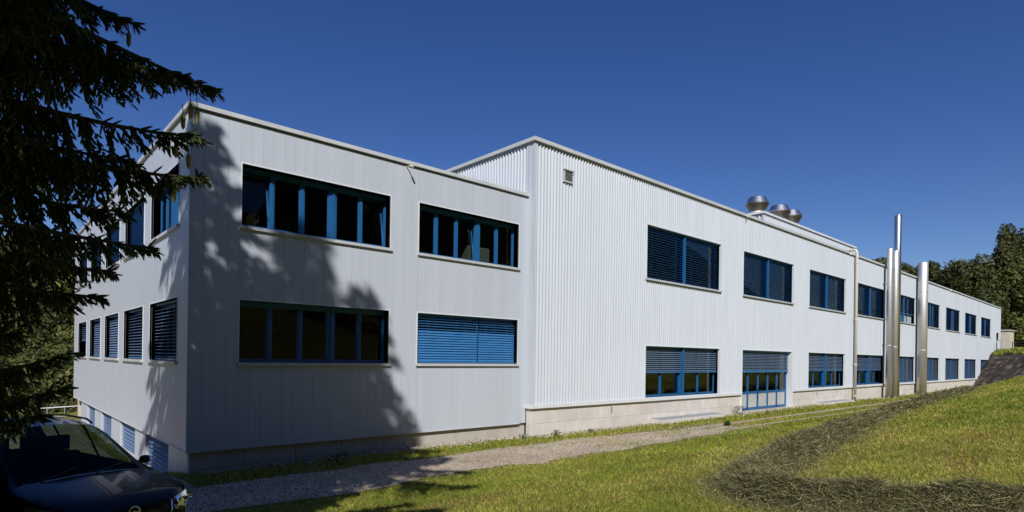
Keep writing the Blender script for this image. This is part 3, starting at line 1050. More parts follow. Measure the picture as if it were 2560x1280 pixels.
# far shed and wire fence on the bank top
shd = tag(empty('shed', (147, 20, 3)), 'small beige flat-roofed shed beyond the far end of the hall', 'shed')
build('wall', MB().box(143, 147.5, 19.2, 22.5, 2.6, 6.4), M['plaster'], shd)
build('roof', MB().box(142.8, 147.7, 19.0, 22.7, 6.4, 6.6), M['sill'], shd)
build('door', MB().box(142.94, 143, 20.4, 21.6, 2.7, 5.0), M['greyslab'], shd)
fen = tag(empty('wire_fence', (100.5, 15.0, 1.7)), 'thin wire fence on posts along the top of the dark bank', 'fence')
posts = [(102.3, 15.1), (98.9, 13.0), (94.6, 10.5), (90.3, 7.9)]
for x, y in posts:
    z = float(H(x, y))
    build('post', MB().tube([(x, y, z - .3), (x, y, z + 1.35)], .05, 8), M['bark'], fen)
for k in range(4):
    build('wire', MB().tube([(x, y, float(H(x, y)) + .3 + .3 * k) for x, y in posts], .008, 5), M['galv'], fen)

# railing and plastered pillar by the far corner of the office
pil = tag(empty('pillar', (4.15, 39.3, -3.6)), 'beige plastered pillar at the far corner of the office', 'pillar')
build('shaft', MB().chbox(4.0, 4.45, 38.8, 39.5, -4.4, -2.38, .02), M['plaster'], pil)
build('foot', MB().box(3.95, 4.5, 38.75, 39.55, -4.5, -4.2), M['plinth'], pil)
rl = tag(empty('railing', (2.5, 40.0, -4.2)), 'pale metal handrail behind the parked black car', 'railing')
ry = 40.2
ztop = -3.03
build('handrail', MB().tube([(.3, ry, ztop - .12), (4.2, ry, ztop + .02)], .03, 8), M['white'], rl)
build('handrail', MB().tube([(1.0, ry, ztop - .62), (4.2, ry, ztop - .5)], .025, 8), M['galv'], rl)
for x in (.5, 1.3, 2.0, 2.75, 3.5, 4.1):
    build('post', MB().tube([(x, ry, -4.6), (x, ry, ztop - .02)], .028, 8), M['galv'], rl)
# ------------------------------------------------------------------ parked car
M['paint'], n_, l_, p_ = newmat('black_car_paint')
t_ = noise(n_, l_, 400, 2, .5)
r_ = ramp(n_, l_, t_.outputs['Fac'], [(.3, (.006, .006, .008)), (.7, (.011, .011, .014))])
l_.new(r_.outputs['Color'], p_.inputs['Base Color'])
p_.inputs['Roughness'].default_value = .28
p_.inputs['Coat Weight'].default_value = .55
p_.inputs['Coat Roughness'].default_value = .03
p_.inputs['Coat IOR'].default_value = 1.33
p_.inputs['Specular IOR Level'].default_value = .2
M['carglass'] = glass_mat('car_window_glass', (.36, .44, .37), 1.4, .45)
M['lamp'] = mat_noise('lamp_housing', (.55, .57, .60), (.66, .68, .72), 20, .35, metal=0)
M['chrome'] = mat_noise('chrome', (.72, .73, .74), (.80, .81, .82), 4, .08, metal=1)
M['seat'] = mat_noise('seat_fabric', (.015, .015, .018), (.03, .03, .034), 60, .9)
M['rubber'] = mat_noise('rubber', (.014, .014, .014), (.022, .022, .022), 30, .8)
CF = Vector((.32, -.947, 0)).normalized()
CL = Vector((-CF.y, CF.x, 0))
CN = Vector((1.36, 8.12, -2.57))
PIT = R(0.2)
CFp = (CF * math.cos(PIT) + Vector((0, 0, 1)) * math.sin(PIT))
CUp = (Vector((0, 0, 1)) * math.cos(PIT) - CF * math.sin(PIT))
def carpt(x, y, z):
    return tuple(CN + CFp * x + CL * y + CUp * z)
CAR = tag(empty('parked_car', tuple(CN + CF * -2.1)), 'black family car parked in deep shade under the spruce branches', 'car')
xs = [0.02, -.03, -.12, -.28, -.5, -.8, -1.05, -1.3, -1.6, -1.9, -2.12, -2.50, -2.58, -3.0, -3.42, -3.50, -3.85, -4.08, -4.22, -4.28]
hw = [.40, .58, .72, .80, .84, .86, .868, .87, .872, .872, .872, .872, .872, .872, .87, .868, .86, .83, .78, .70]
zb = [.64, .71, .77, .82, .865, .92, .95, .965, .98, .995, 1.0, 1.005, 1.005, 1.015, 1.02, 1.02, 1.02, 1.0, .90, .72]
zt = [.69, .78, .84, .895, .94, .99, 1.02, 1.175, 1.345, 1.495, 1.575, 1.625, 1.63, 1.64, 1.615, 1.605, 1.55, 1.36, 1.05, .76]
wr = [.36, .54, .66, .71, .73, .735, .73, .70, .67, .64, .62, .615, .615, .61, .60, .60, .585, .59, .64, .64]
def section(i):
    hood = xs[i] > -1.1
    ez = zt[i] - (.035 if hood else .075)
    zlo = .24 if -4.2 < xs[i] < -.1 else .30
    pts = [(0, zlo), (hw[i] * .88, zlo), (hw[i] * .985, .36), (hw[i], min(.62, zb[i] - .06)), (hw[i] * .985, zb[i]),
           (wr[i] + .012, ez - .012), (wr[i] * .90, ez + .022), (wr[i] * .5, zt[i] - .012), (0, zt[i])]
    return pts
NP = 9
def ringpts(i):
    s = section(i)
    return [(xs[i], y, z) for y, z in s] + [(xs[i], -y, z) for y, z in s[-2:0:-1]]
rings = [ringpts(i) for i in range(len(xs))]
NR = len(rings[0])
body, gl_w, gl_s, gl_r = MB(), MB(), MB(), MB()
def vid(mb, cache, i, j):
    k = (i, j % NR)
    if k not in cache:
        cache[k] = len(mb.v)
        mb.v.append(carpt(*rings[i][j % NR]))
    return cache[k]
cb, cw, cs, cr = {}, {}, {}, {}
hood_m, ch = MB(), {}
for i in range(len(xs) - 1):
    for j in range(NR):
        jm = j if j < NP - 1 else NR - 1 - j           # mirrored segment index
        xa, xb = xs[i], xs[i + 1]
        tgt, cc = body, cb
        if jm in (6, 7) and xa <= -1.04 and xb >= -2.13:
            tgt, cc = gl_w, cw
        elif jm == 4 and -3.86 <= xb and xa <= -1.55 and not (abs(xa + 2.5) < .01 and abs(xb + 2.58) < .01) and not (abs(xa + 3.42) < .01):
            tgt, cc = gl_s, cs
        elif jm in (6, 7) and xa <= -3.8 and xb >= -4.23 and xa > -4.2:
            tgt, cc = gl_r, cr
        elif jm in (5, 6, 7) and xb >= -1.06 and xa <= -.02:
            tgt, cc = hood_m, ch
        tgt.f.append((vid(tgt, cc, i, j), vid(tgt, cc, i + 1, j), vid(tgt, cc, i + 1, j + 1), vid(tgt, cc, i, j + 1)))
body.f.append(tuple(vid(body, cb, 0, j) for j in range(NR)))
body.f.append(tuple(vid(body, cb, len(xs) - 1, j) for j in range(NR))[::-1])
build('body', body, M['paint'], CAR, True)
build('bonnet', hood_m, M['paint'], CAR, True)
build('windscreen', gl_w, M['carglass'], CAR, True)
build('rear_window', gl_r, M['carglass'], CAR, True)
build('side_window', gl_s, M['carglass'], CAR, True)
def carbox(mb, x0, x1, y0, y1, z0, z1):
    b = MB().box(x0, x1, y0, y1, z0, z1)
    k = len(mb.v)
    mb.v += [carpt(*v) for v in b.v]
    mb.f += [tuple(q + k for q in f) for f in b.f]
    return mb
def cartube(mb, pts, r, n=10):
    return mb.tube([carpt(*p) for p in pts], r, n)
# cabin fittings
cab_m = MB()
carbox(cab_m, -1.62, -1.12, -.72, .72, .62, .955)
build('dashboard', cab_m, M['black'], CAR)
for y in (-.36, .36):
    st = MB()
    carbox(st, -2.55, -2.0, y - .25, y + .25, .45, .62)
    carbox(st, -2.68, -2.551, y - .25, y + .25, .46, 1.12)
    carbox(st, -2.66, -2.57, y - .13, y + .13, 1.16, 1.36)
    build('seat', st, M['seat'], CAR)
rb = MB()
carbox(rb, -3.62, -3.5, -.6, .6, .5, 1.10)
for y in (-.4, 0, .4):
    carbox(rb, -3.60, -3.52, y - .12, y + .12, 1.101, 1.28)
build('rear_bench', rb, M['seat'], CAR)
sw_ = MB()
cartube(sw_, [(-1.78 - .08 * math.sin(a), .36 + .18 * math.cos(a), .93 + .17 * math.sin(a)) for a in np.linspace(0, 2 * math.pi, 19)], .014, 8)
build('steering_wheel', sw_, M['black'], CAR)
im = MB()
carbox(im, -1.83, -1.81, -.11, .11, 1.36, 1.43)
build('inner_mirror', im, M['black'], CAR)
# pillars seams, roof rails, wipers
rr = MB()
for s in (-1, 1):
    cartube(rr, [(-2.2, s * .60, 1.545), (-2.35, s * .60, 1.60), (-3.0, s * .595, 1.62), (-3.6, s * .585, 1.585), (-3.8, s * .58, 1.52)], .014, 8)
build('roof_rail', rr, M['black'], CAR)
wi = MB()
cartube(wi, [(-1.02, -.50, 1.01), (-1.16, -.05, 1.115)], .010, 6)
cartube(wi, [(-1.02, .10, 1.03), (-1.16, .52, 1.10)], .010, 6)
build('wiper', wi, M['black'], CAR)
tm = MB()
cartube(tm, [(-1.03, y, 1.028 - .05 * (y / .72) ** 2) for y in np.linspace(-.70, .70, 9)], .010, 6)
build('screen_trim', tm, M['galv'], CAR)
# door mirrors
for s in (-1, 1):
    mm = MB()
    prof = []
    cx_, cy_, cz_ = -1.52, s * .975, 1.035
    nn = 10
    for a in range(7):
        t = -1 + 2 * a / 6
        r = max(.02, math.sqrt(max(0, 1 - t * t)))
        for b in range(nn):
            g = 2 * math.pi * b / nn
            mm.v.append(carpt(cx_ + .055 * r * math.cos(g) , cy_ + .085 * t, cz_ + .060 * r * math.sin(g)))
    for a in range(6):
        for b in range(nn):
            b2 = (b + 1) % nn
            mm.f.append((a * nn + b, a * nn + b2, (a + 1) * nn + b2, (a + 1) * nn + b))
    carbox(mm, -1.54, -1.48, min(s * .82, s * .93), max(s * .82, s * .93), .98, 1.03)
    build('door_mirror', mm, M['paint'], CAR, True)
# headlights
for s in (-1, 1):
    cols = [(-.005, .50, .615, .765), (-.040, .60, .600, .795), (-.100, .69, .600, .820), (-.200, .76, .620, .845), (-.320, .81, .655, .862), (-.50, .845, .720, .870)]
    le, ho = MB(), MB()
    for k, (x, y, z0, z1) in enumerate(cols):
        off = .028
        le.v += [carpt(x + off, s * (y + off), z0), carpt(x + off + .004, s * (y + off * 1.2), (z0 + z1) / 2), carpt(x + off - .03, s * (y + off * .8), z1)]
        ho.v += [carpt(x + .012, s * (y + .012), z0 + .006), carpt(x - .012, s * (y + .0), (z0 + z1) / 2), carpt(x - .02, s * (y + .01), z1 - .004)]
    for k in range(len(cols) - 1):
        for q_ in (0, 1):
            for m_ in (le, ho):
                m_.f.append((3 * k + q_, 3 * k + q_ + 1, 3 * k + q_ + 4, 3 * k + q_ + 3))
    hl = build('headlight', ho, M['lamp'], CAR, True)
    build('lens', le, M['lens'], hl, True)
    for (x, y, z, r) in ((-.030, .61, .70, .062), (-.140, .735, .73, .055)):
        bu = MB()
        a0 = 0
        for a in range(14):
            t = 2 * math.pi * a / 14
            bu.v.append(carpt(x + .03, s * (y + .01) + r * math.cos(t), z + r * math.sin(t)))
        for a in range(14):
            t = 2 * math.pi * a / 14
            bu.v.append(carpt(x - .02, s * y + r * .35 * math.cos(t), z + r * .35 * math.sin(t)))
        for a in range(14):
            bu.f.append((a0 + a, a0 + (a + 1) % 14, a0 + 14 + (a + 1) % 14, a0 + 14 + a))
        bu.f.append(tuple(a0 + 14 + a for a in range(14)))
        build('reflector', bu, M['chrome'], hl, True)
# grille with bright surround and round badge with a lightning bolt
gr = MB()
for k in range(4):
    z = .54 + k * .045
    hwid = .36 + k * .02
    carbox(gr, -.02, .045 - .012 * k, -hwid, hwid, z, z + .018)
build('grille', gr, M['black'], CAR)
su = MB()
cartube(su, [(-.015, -.47, .74), (.028, -.455, .63), (.05, -.40, .545), (.056, -.3, .52), (.06, 0, .515), (.056, .3, .52), (.05, .40, .545), (.028, .455, .63), (-.015, .47, .74)], .012, 8)
build('grille_surround', su, M['chrome'], CAR)
bd = MB()
cartube(bd, [(.05 - .1 * (.055 * math.sin(a) + .06), .062 * math.cos(a), .695 + .062 * math.sin(a)) for a in np.linspace(0, 2 * math.pi, 25)], .009, 8)
zz = [(-.075, .688), (.012, .712), (-.004, .696), (.075, .702), (-.012, .678), (.004, .694)]
b0 = len(bd.v)
for dxx in (.052, .062):
    bd.v += [carpt(dxx - .1 * (z - .635), y, z) for y, z in zz]
bd.f += [tuple(b0 + k for k in range(6)), tuple(b0 + 6 + k for k in range(6))[::-1]]
bd.f += [(b0 + k, b0 + (k + 1) % 6, b0 + 6 + (k + 1) % 6, b0 + 6 + k) for k in range(6)]
build('badge', bd, M['chrome'], CAR)
# bumper lip and wheels
bl_ = MB()
cartube(bl_, [(-.30, -.83, .42), (-.10, -.74, .40), (.03, -.5, .39), (.06, 0, .385), (.03, .5, .39), (-.10, .74, .40), (-.30, .83, .42)], .035, 8)
build('bumper', bl_, M['black'], CAR, True)
for x in (-.86, -3.52):
    for s in (-1, 1):
        w = MB()
        pr = [(.19, -.085), (.29, -.095), (.315, -.06), (.318, .06), (.29, .095), (.19, .085)]
        nn = 24
        for r, o_ in pr:
            for a in range(nn):
                t = 2 * math.pi * a / nn
                w.v.append(carpt(x + r * math.cos(t), s * .775 + s * o_, .30 + r * math.sin(t)))
        for k in range(len(pr) - 1):
            for a in range(nn):
                w.f.append((k * nn + a, k * nn + (a + 1) % nn, (k + 1) * nn + (a + 1) % nn, (k + 1) * nn + a))
        wh = build('wheel', w, M['rubber'], CAR, True)
        rm = MB()
        for k in range(5):
            t = 2 * math.pi * k / 5
            cartube(rm, [(x, s * .85, .30), (x + .19 * math.cos(t), s * .855, .30 + .19 * math.sin(t))], .024, 6)
        cartube(rm, [(x + .19 * math.cos(a), s * .85, .30 + .19 * math.sin(a)) for a in np.linspace(0, 2 * math.pi, 25)], .018, 6)
        build('rim', rm, M['alu'], wh)
# ------------------------------------------------------------------ spruces
def norm(a):
    return a / np.maximum(1e-9, np.linalg.norm(a, axis=-1, keepdims=True))

def template(kind):
    if kind == 'hi':
        rings_ = [(0, .35), (.18, 1), (.72, .85)]
        k = 4
    elif kind == 'mid':
        rings_ = [(0, .5), (.35, 1)]
        k = 3
    else:
        rings_ = [(.35, 1)]
        k = 3
    v, f = [], []
    if kind == 'lo':
        v.append((0, 0, 0))
    for t, r in rings_:
        for j in range(k):
            a = 2 * math.pi * j / k
            v.append((r * math.cos(a), r * math.sin(a), t))
    v.append((0, 0, 1))
    tip = len(v) - 1
    b = 1 if kind == 'lo' else 0
    if kind == 'lo':
        f += [(0, b + (j + 1) % k, b + j) for j in range(k)]
    for i in range(len(rings_) - 1):
        for j in range(k):
            p0, p1 = b + i * k + j, b + i * k + (j + 1) % k
            f += [(p0, p1, p1 + k), (p0, p1 + k, p0 + k)]
    last = b + (len(rings_) - 1) * k
    f += [(last + j, last + (j + 1) % k, tip) for j in range(k)]
    if kind == 'hi':                                     # stray needles along the shoot
        r_ = random.Random(5)
        for q_ in range(9):
            a = r_.uniform(0, 2 * math.pi)
            t = .08 + .1 * q_
            s0 = len(v)
            v.append((.6 * math.cos(a - .3), .6 * math.sin(a - .3), t))
            v.append((.6 * math.cos(a + .3), .6 * math.sin(a + .3), t + .02))
            v.append((1.75 * math.cos(a), 1.75 * math.sin(a), t + .14))
            f.append((s0, s0 + 1, s0 + 2))
    return np.array(v, float), np.array(f, int)

def shoots_to_mesh(name, starts, dirs, lens, rads, tone, kind, g):
    tv, tf = template(kind)
    n = len(starts)
    d = norm(dirs)
    ref = norm(g.normal(size=(n, 3)))
    a = norm(np.cross(d, ref))
    b = np.cross(d, a)
    V = starts[:, None, :] + d[:, None, :] * (tv[None, :, 2:3] * lens[:, None, None]) + \
        (a[:, None, :] * tv[None, :, 0:1] + b[:, None, :] * tv[None, :, 1:2]) * rads[:, None, None]
    Fx = tf[None] + (np.arange(n) * len(tv))[:, None, None]
    me = np_mesh(name, V.reshape(-1, 3), Fx.reshape(-1, 3))
    tn = np.repeat(tone[:, None], len(tv), 1) + .25 * (tv[None, :, 2] - .5) + g.normal(0, .03, (n, len(tv)))
    set_tone(me, np.clip(tn, 0, 1).ravel())
    return me

def bez(p0, p1, p2, p3, t):
    t = t[:, None]
    return (1 - t) ** 3 * p0 + 3 * (1 - t) ** 2 * t * p1 + 3 * (1 - t) * t * t * p2 + t ** 3 * p3

def branch_curve(root, tip, g, n, hump=.25):
    d = tip - root
    L = np.linalg.norm(d)
    side = np.array([-d[1], d[0], 0]) / max(1e-6, L)
    p1 = root + d * .33 + np.array([0, 0, hump * L * .5]) + side * g.normal(0, .06) * L
    p2 = root + d * .74 + np.array([0, 0, hump * L * .32 - .05 * L]) + side * g.normal(0, .05) * L
    return bez(root, p1, p2, tip, np.linspace(0, 1, n))

def curtain(curve, g, per_m, spacing, slen, rad, lmax, side_amt=.5):
    """drooping branchlets along a branch curve, each set with needle shoots"""
    seg = np.linalg.norm(np.diff(curve, axis=0), axis=1)
    cum = np.concatenate([[0], np.cumsum(seg)])
    L = cum[-1]
    n = max(3, int(L * per_m))
    s = np.sort(g.uniform(.10, 1.0, n)) * L
    P = np.stack([np.interp(s, cum, curve[:, k]) for k in range(3)], 1)
    tg = np.gradient(curve, axis=0)
    T = norm(np.stack([np.interp(s, cum, tg[:, k]) for k in range(3)], 1))
    lat = norm(np.cross(T, np.array([0, 0, 1.0])))
    sg = np.where(g.random(n) < .5, -1, 1)[:, None]
    rel = s / L
    ln = lmax * (.30 + .75 * np.sin(np.pi * np.clip(rel, .05, .93) ** .9)) * g.uniform(.45, 1.15, n)
    near_tip = np.clip((rel - .86) / .14, 0, 1)
    ln = ln * (1 - .62 * near_tip)
    amt = (side_amt * g.uniform(.15, 1.3, n) * (1 + 1.2 * near_tip))[:, None]
    D = norm(np.array([0, 0, -1.0]) * (1 - .65 * near_tip[:, None]) + lat * sg * amt + T * (.25 + .9 * near_tip[:, None]) + g.normal(0, .10, (n, 3)))
    st, dr, le = [], [], []
    for k in range(n):
        m = max(2, int(ln[k] / spacing))
        u = (np.arange(m) + g.uniform(0, .6, m)) / m
        base = P[k] + D[k] * (u * ln[k])[:, None] + np.array([0, 0, -1.0]) * (.18 * (u * ln[k]) ** 2)[:, None]
        perp = norm(np.cross(D[k], g.normal(size=(m, 3))))
        dd = D[k] * .72 + perp * g.uniform(.25, .85, m)[:, None] + np.array([0, 0, -.32])
        st.append(base)
        dr.append(dd)
        le.append(slen * g.uniform(.55, 1.25, m) * (1.0 - .25 * u))
    m = int(L * 26)
    s2 = g.uniform(.08, 1, m) * L
    P2 = np.stack([np.interp(s2, cum, curve[:, k]) for k in range(3)], 1)
    T2 = norm(np.stack([np.interp(s2, cum, tg[:, k]) for k in range(3)], 1))
    L2 = norm(np.cross(T2, np.array([0, 0, 1.0])))
    st.append(P2)
    dr.append(T2 * .8 + L2 * g.normal(0, .75, m)[:, None] + np.array([0, 0, 1.0]) * g.normal(.0, .35, m)[:, None])
    le.append(slen * g.uniform(.7, 1.3, m))
    # shoots pointing out at the very tip and along the upper side
    m = 7
    st.append(np.repeat(curve[-1:], m, 0) - norm(curve[-1:] - curve[-3:-2]) * g.uniform(0, .16, m)[:, None])
    dr.append(norm(curve[-1:] - curve[-3:-2]) * .9 + g.normal(0, .42, (m, 3)))
    le.append(slen * g.uniform(.8, 1.3, m))
    st, dr, le = np.concatenate(st), np.concatenate(dr), np.concatenate(le)
    return st, dr, le, rad * g.uniform(.75, 1.2, len(le)), P, D, ln

def spruce(x, y, top, label, length_fn, seed, hi_fn, custom=(), z_start=-1.6, dens=1.0, cones=0):
    g = np.random.default_rng(seed)
    zg = float(H(x, y))
    root = tag(empty('spruce', (x, y, zg)), label, 'spruce tree', 'dark spruces beside the car')
    tr_ = MB().tube([(x, y, zg - .3), (x + .03, y, zg + .4), (x, y + .03, 1.5), (x + .04, y, 6), (x, y, top - .2)], [.42, .33, .27, .19, .02], 12)
    build('trunk', tr_, M['bark'], root, True)
    packs = {'hi': [], 'mid': [], 'lo': []}
    limbs = MB()
    hang = []
    def add(rt_, tip, kind, hump=.25, lmax=None):
        L = np.linalg.norm(tip - rt_)
        cv = branch_curve(rt_, tip, g, 14, hump)
        lm = lmax or min(1.1, .26 * L + .14)
        if kind == 'hi':
            res = curtain(cv, g, 56, .036, .105, .0115, lm * 1.22)
        elif kind == 'mid':
            res = curtain(cv, g, 17, .075, .16, .024, lm)
        else:
            d_ = dens(z) if callable(dens) else dens
            res = curtain(cv, g, 14 * d_, .12, .28, .055, lm)
        packs[kind].append(res[:4])
        r0 = .012 + .011 * L
        limbs.tube(cv, [r0 * (1 - .85 * k / 13) for k in range(14)], 6 if kind == 'hi' else 4)
        if kind == 'hi':
            for P, D, ln in list(zip(res[4], res[5], res[6])):
                limbs.tube([P, P + D * ln * .5 + np.array([0, 0, -.02]), P + D * ln * .95 + np.array([0, 0, -.06])], [.006, .004, .002], 3, False)
        hang.append((cv, kind))
    z = z_start
    while z < top - .35:
        nb = 10 if z < 4.5 else 6
        a0 = g.uniform(0, 2 * math.pi)
        for k in range(nb):
            az = a0 + 2 * math.pi * k / nb + g.uniform(-.25, .25)
            L = length_fn(z, az) * g.uniform(.8, 1.05)
            if L < .15:
                continue
            zz = z + g.uniform(-.15, .15)
            slope = np.interp(zz, [-2, 4, top - 3, top], [-.16, -.10, .02, .5])
            rt_ = np.array([x, y, zz + .12 * L])
            tip = np.array([x + L * math.cos(az), y + L * math.sin(az), zz + slope * L])
            add(rt_, tip, hi_fn(zz, az), .22)
        z += g.uniform(.36, .50)
    for rz, tip, hump, lmax in custom:
        add(np.array([x, y, rz]), np.array(tip), 'hi', hump, lmax)
    for kind, pk in packs.items():
        if pk:
            st, dr, le, ra = (np.concatenate([p[i] for p in pk]) for i in range(4))
            tone = np.clip(g.normal(.42, .2, len(st)), 0, 1)
            o = link('crown' if kind == 'hi' else ('crown_foliage' if kind == 'mid' else 'upper_foliage'), shoots_to_mesh('crown', st, dr, le, ra, tone, kind, g), M['needle'], root)
    build('limbs', limbs, M['bark'], root, True)
    return root, hang, g

def lenA(z, az):
    top = 15.3
    base = min(4.7, (top - z) * .48 + .15)
    a = (az + math.pi) % (2 * math.pi) - math.pi
    if -2.7 < a < -.5 and 3.0 < z < 9.8:
        base = min(base, 1.5)  # sector shaped short so that sun reaches the boughs below
    if -1.5 < a < .75 and z < 3.4:                         # flank beside the lane: kept short, the long boughs there are set one by one
        base = np.interp(z, [-2, 0, 1.0, 2.2, 3.4], [2.6, 3.1, 3.3, 3.6, 4.2])
    if z < .4:
        base *= .85
    if z > 6.5 and (a > 1.5 or a < -2.7):
        base = base * 1.35 + .15
    if z > .6 and .5 < a < 2.1:
        base = max(base, min(5.2, (top - z) * .6))
    return base
AX, AY = -3.45, 6.6
rootA, hangA, gA = spruce(AX, AY, 15.3, 'large spruce at the left edge whose drooping boughs hang over the car', lenA, 11,
    lambda z, az: ('hi' if -1.35 < ((az + math.pi) % (2 * math.pi) - math.pi) < 1.35 and z < 4.3 else ('mid' if z < 5 else 'lo')),
    custom=[(3.55, (1.62, 6.05, 2.49), .16, .50), (3.9, (1.05, 6.55, 3.10), .14, .55), (2.65, (1.36, 6.30, 2.62), .02, .62), (3.0, (1.05, 6.65, 2.75), .10, .60),
            (2.25, (1.50, 6.18, 2.06), .04, .62), (1.95, (1.55, 6.12, 1.66), .06, .50), (2.3, (1.05, 6.70, 1.85), .05, .75), (1.6, (1.0, 6.75, 1.35), .05, .7),
            (1.25, (1.21, 6.46, .99), .10, .42), (.9, (.86, 6.78, .52), .10, .5), (1.0, (.95, 7.0, .80), .10, .5),
            (-.35, (.66, 6.95, -.02), -.10, .40), (-.6, (.60, 6.9, -.35), -.05, .42), (-.8, (.45, 7.1, -.62), -.02, .45), (1.4, (.60, 7.4, .9), .10, .7), (2.7, (.5, 7.6, 2.0), .06, .9),
            (3.2, (.2, 5.9, 2.5), .10, .9), (1.8, (.1, 6.2, 1.2), .08, .9), (.3, (.25, 6.7, .15), .05, .7)], z_start=-1.9, dens=lambda z: .50)
# hanging cones on the outer boughs
for (cx_, cy_, cz_) in ((1.50, 6.12, 2.30), (1.40, 6.20, 2.24), (1.45, 6.15, 2.33), (1.36, 6.27, 1.98), (1.45, 6.20, 1.88), (1.35, 6.28, 1.56), (1.02, 6.60, 3.03)):
    c = MB()
    nn = 9
    prof = [(.003, .02), (.013, .0), (.020, -.035), (.021, -.075), (.015, -.115), (.004, -.14)]
    for k, (r, z) in enumerate(prof):
        for j in range(nn):
            t = 2 * math.pi * (j + .5 * (k % 2)) / nn
            rr_ = r * (1 + .12 * (-1) ** (j + k))
            c.v.append((cx_ + rr_ * math.cos(t), cy_ + rr_ * math.sin(t), cz_ + z))
    for k in range(len(prof) - 1):
        for j in range(nn):
            j2 = (j + 1) % nn
            c.f.append((k * nn + j, k * nn + j2, (k + 1) * nn + j2, (k + 1) * nn + j))
    c.tube([(cx_, cy_, cz_ + .02), (cx_ - .01, cy_, cz_ + .10)], .004, 5)
    build('cone', c, M['cone'], rootA, True)
def lenB(z, az):
    a = (az + math.pi) % (2 * math.pi) - math.pi
    r = min(3.4, (17.4 - z) * .42 + .15)
    if z < 10.6 and (not (-1.0 < a < .9) or 6.3 < z < 8.9):
        r = min(r, .3)                                     # boughs cut away so sunlight gets through to the first spruce
    return r
spruce(-3.6, 1.0, 17.4, 'second spruce beside the viewpoint, shading the near wall', lenB, 21, lambda z, az: 'lo', z_start=4.9, dens=.80)
spruce(-7.85, -2.0, 22.6, 'tall spruce with a bare lower trunk behind the viewpoint', lambda z, az: min(3.6, (22.6 - z) * .42 + .15), 31, lambda z, az: 'lo', z_start=14.5, dens=1.0)
spruce(-3.7, 12.0, 6.2, 'added unseen spruce left of the parked car, darkening its reflections', lambda z, az: min(3.2, (6.2 - z) * .5 + .1), 41, lambda z, az: 'lo', z_start=-2.6, dens=1.0)  # added out of view to keep bright sky out of the car's reflections

# ------------------------------------------------------------------ broadleaved trees
def crown_arrays(g, c, rx, rz, nleaf, size, lobes):
    lc = []
    for k in range(lobes):
        t = g.uniform(0, 2 * math.pi)
        zz = g.uniform(-.85, .85)
        rr_ = math.sqrt(max(0, 1 - zz * zz)) * g.uniform(.35, .78)
        lc.append((rr_ * math.cos(t), rr_ * math.sin(t), zz * .75, g.uniform(.28, .50)))
    lc = np.array(lc)
    idx = g.integers(0, lobes, nleaf)
    d = norm(g.normal(size=(nleaf, 3)))
    r = lc[idx, 3] * g.uniform(.55, 1.08, nleaf) ** .6
    P = lc[idx, :3] + d * r[:, None]
    nrm = norm(d + g.normal(0, .6, (nleaf, 3)) + np.array([0, 0, .35]))
    P = P * np.array([rx, rx, rz]) + np.array(c)
    a = norm(np.cross(nrm, g.normal(size=(nleaf, 3))))
    b = np.cross(nrm, a)
    s = (size * g.uniform(.55, 1.35, nleaf))[:, None]
    e = g.uniform(.55, 1.0, nleaf)[:, None]
    V = np.stack([P - a * s, P - b * s * e * .7 + nrm * s * .15, P + a * s, P + b * s * e * .7 - nrm * s * .1], 1)
    tone = np.clip(g.normal(.45, .18, nleaf) + .15 * (lc[idx, 3] - .4) + g.normal(0, .16, lobes)[idx], 0, 1)
    return V.reshape(-1, 3), np.repeat(tone, 4)

def broadleaf(x, y, ztop, rx, rz, mat, label, seed, nleaf=3200, size=.34, lobes=13, zg=None, name='broadleaf_tree', group='trees beyond the hall'):
    g = np.random.default_rng(seed)
    zg = float(H(x, y)) if zg is None else zg
    root = tag(empty(name, (x, y, zg)), label, 'tree', group)
    cz = ztop - rz
    tr_ = MB().tube([(x, y, zg - .4), (x + .1, y, zg + (cz - zg) * .5), (x, y + .1, cz), (x, y, cz + rz * .55)], [.04 * rx + .18, .035 * rx + .12, .10, .04], 8)
    for k in range(5):
        t = g.uniform(0, 2 * math.pi)
        z0 = zg + (cz - zg) * g.uniform(.6, 1.0)
        tr_.tube([(x, y, z0), (x + .35 * rx * math.cos(t), y + .35 * rx * math.sin(t), z0 + rz * .35), (x + .65 * rx * math.cos(t), y + .65 * rx * math.sin(t), z0 + rz * .6)], [.12, .08, .03], 6)
    build('trunk', tr_, M['bark'], root, True)
    V, tone = crown_arrays(g, (x, y, cz), rx, rz, nleaf, size, lobes)
    n = len(V) // 4
    me = np_mesh('crown', V, np.arange(n * 4).reshape(n, 4))
    set_tone(me, tone)
    link('crown', me, M[mat], root)
    return root

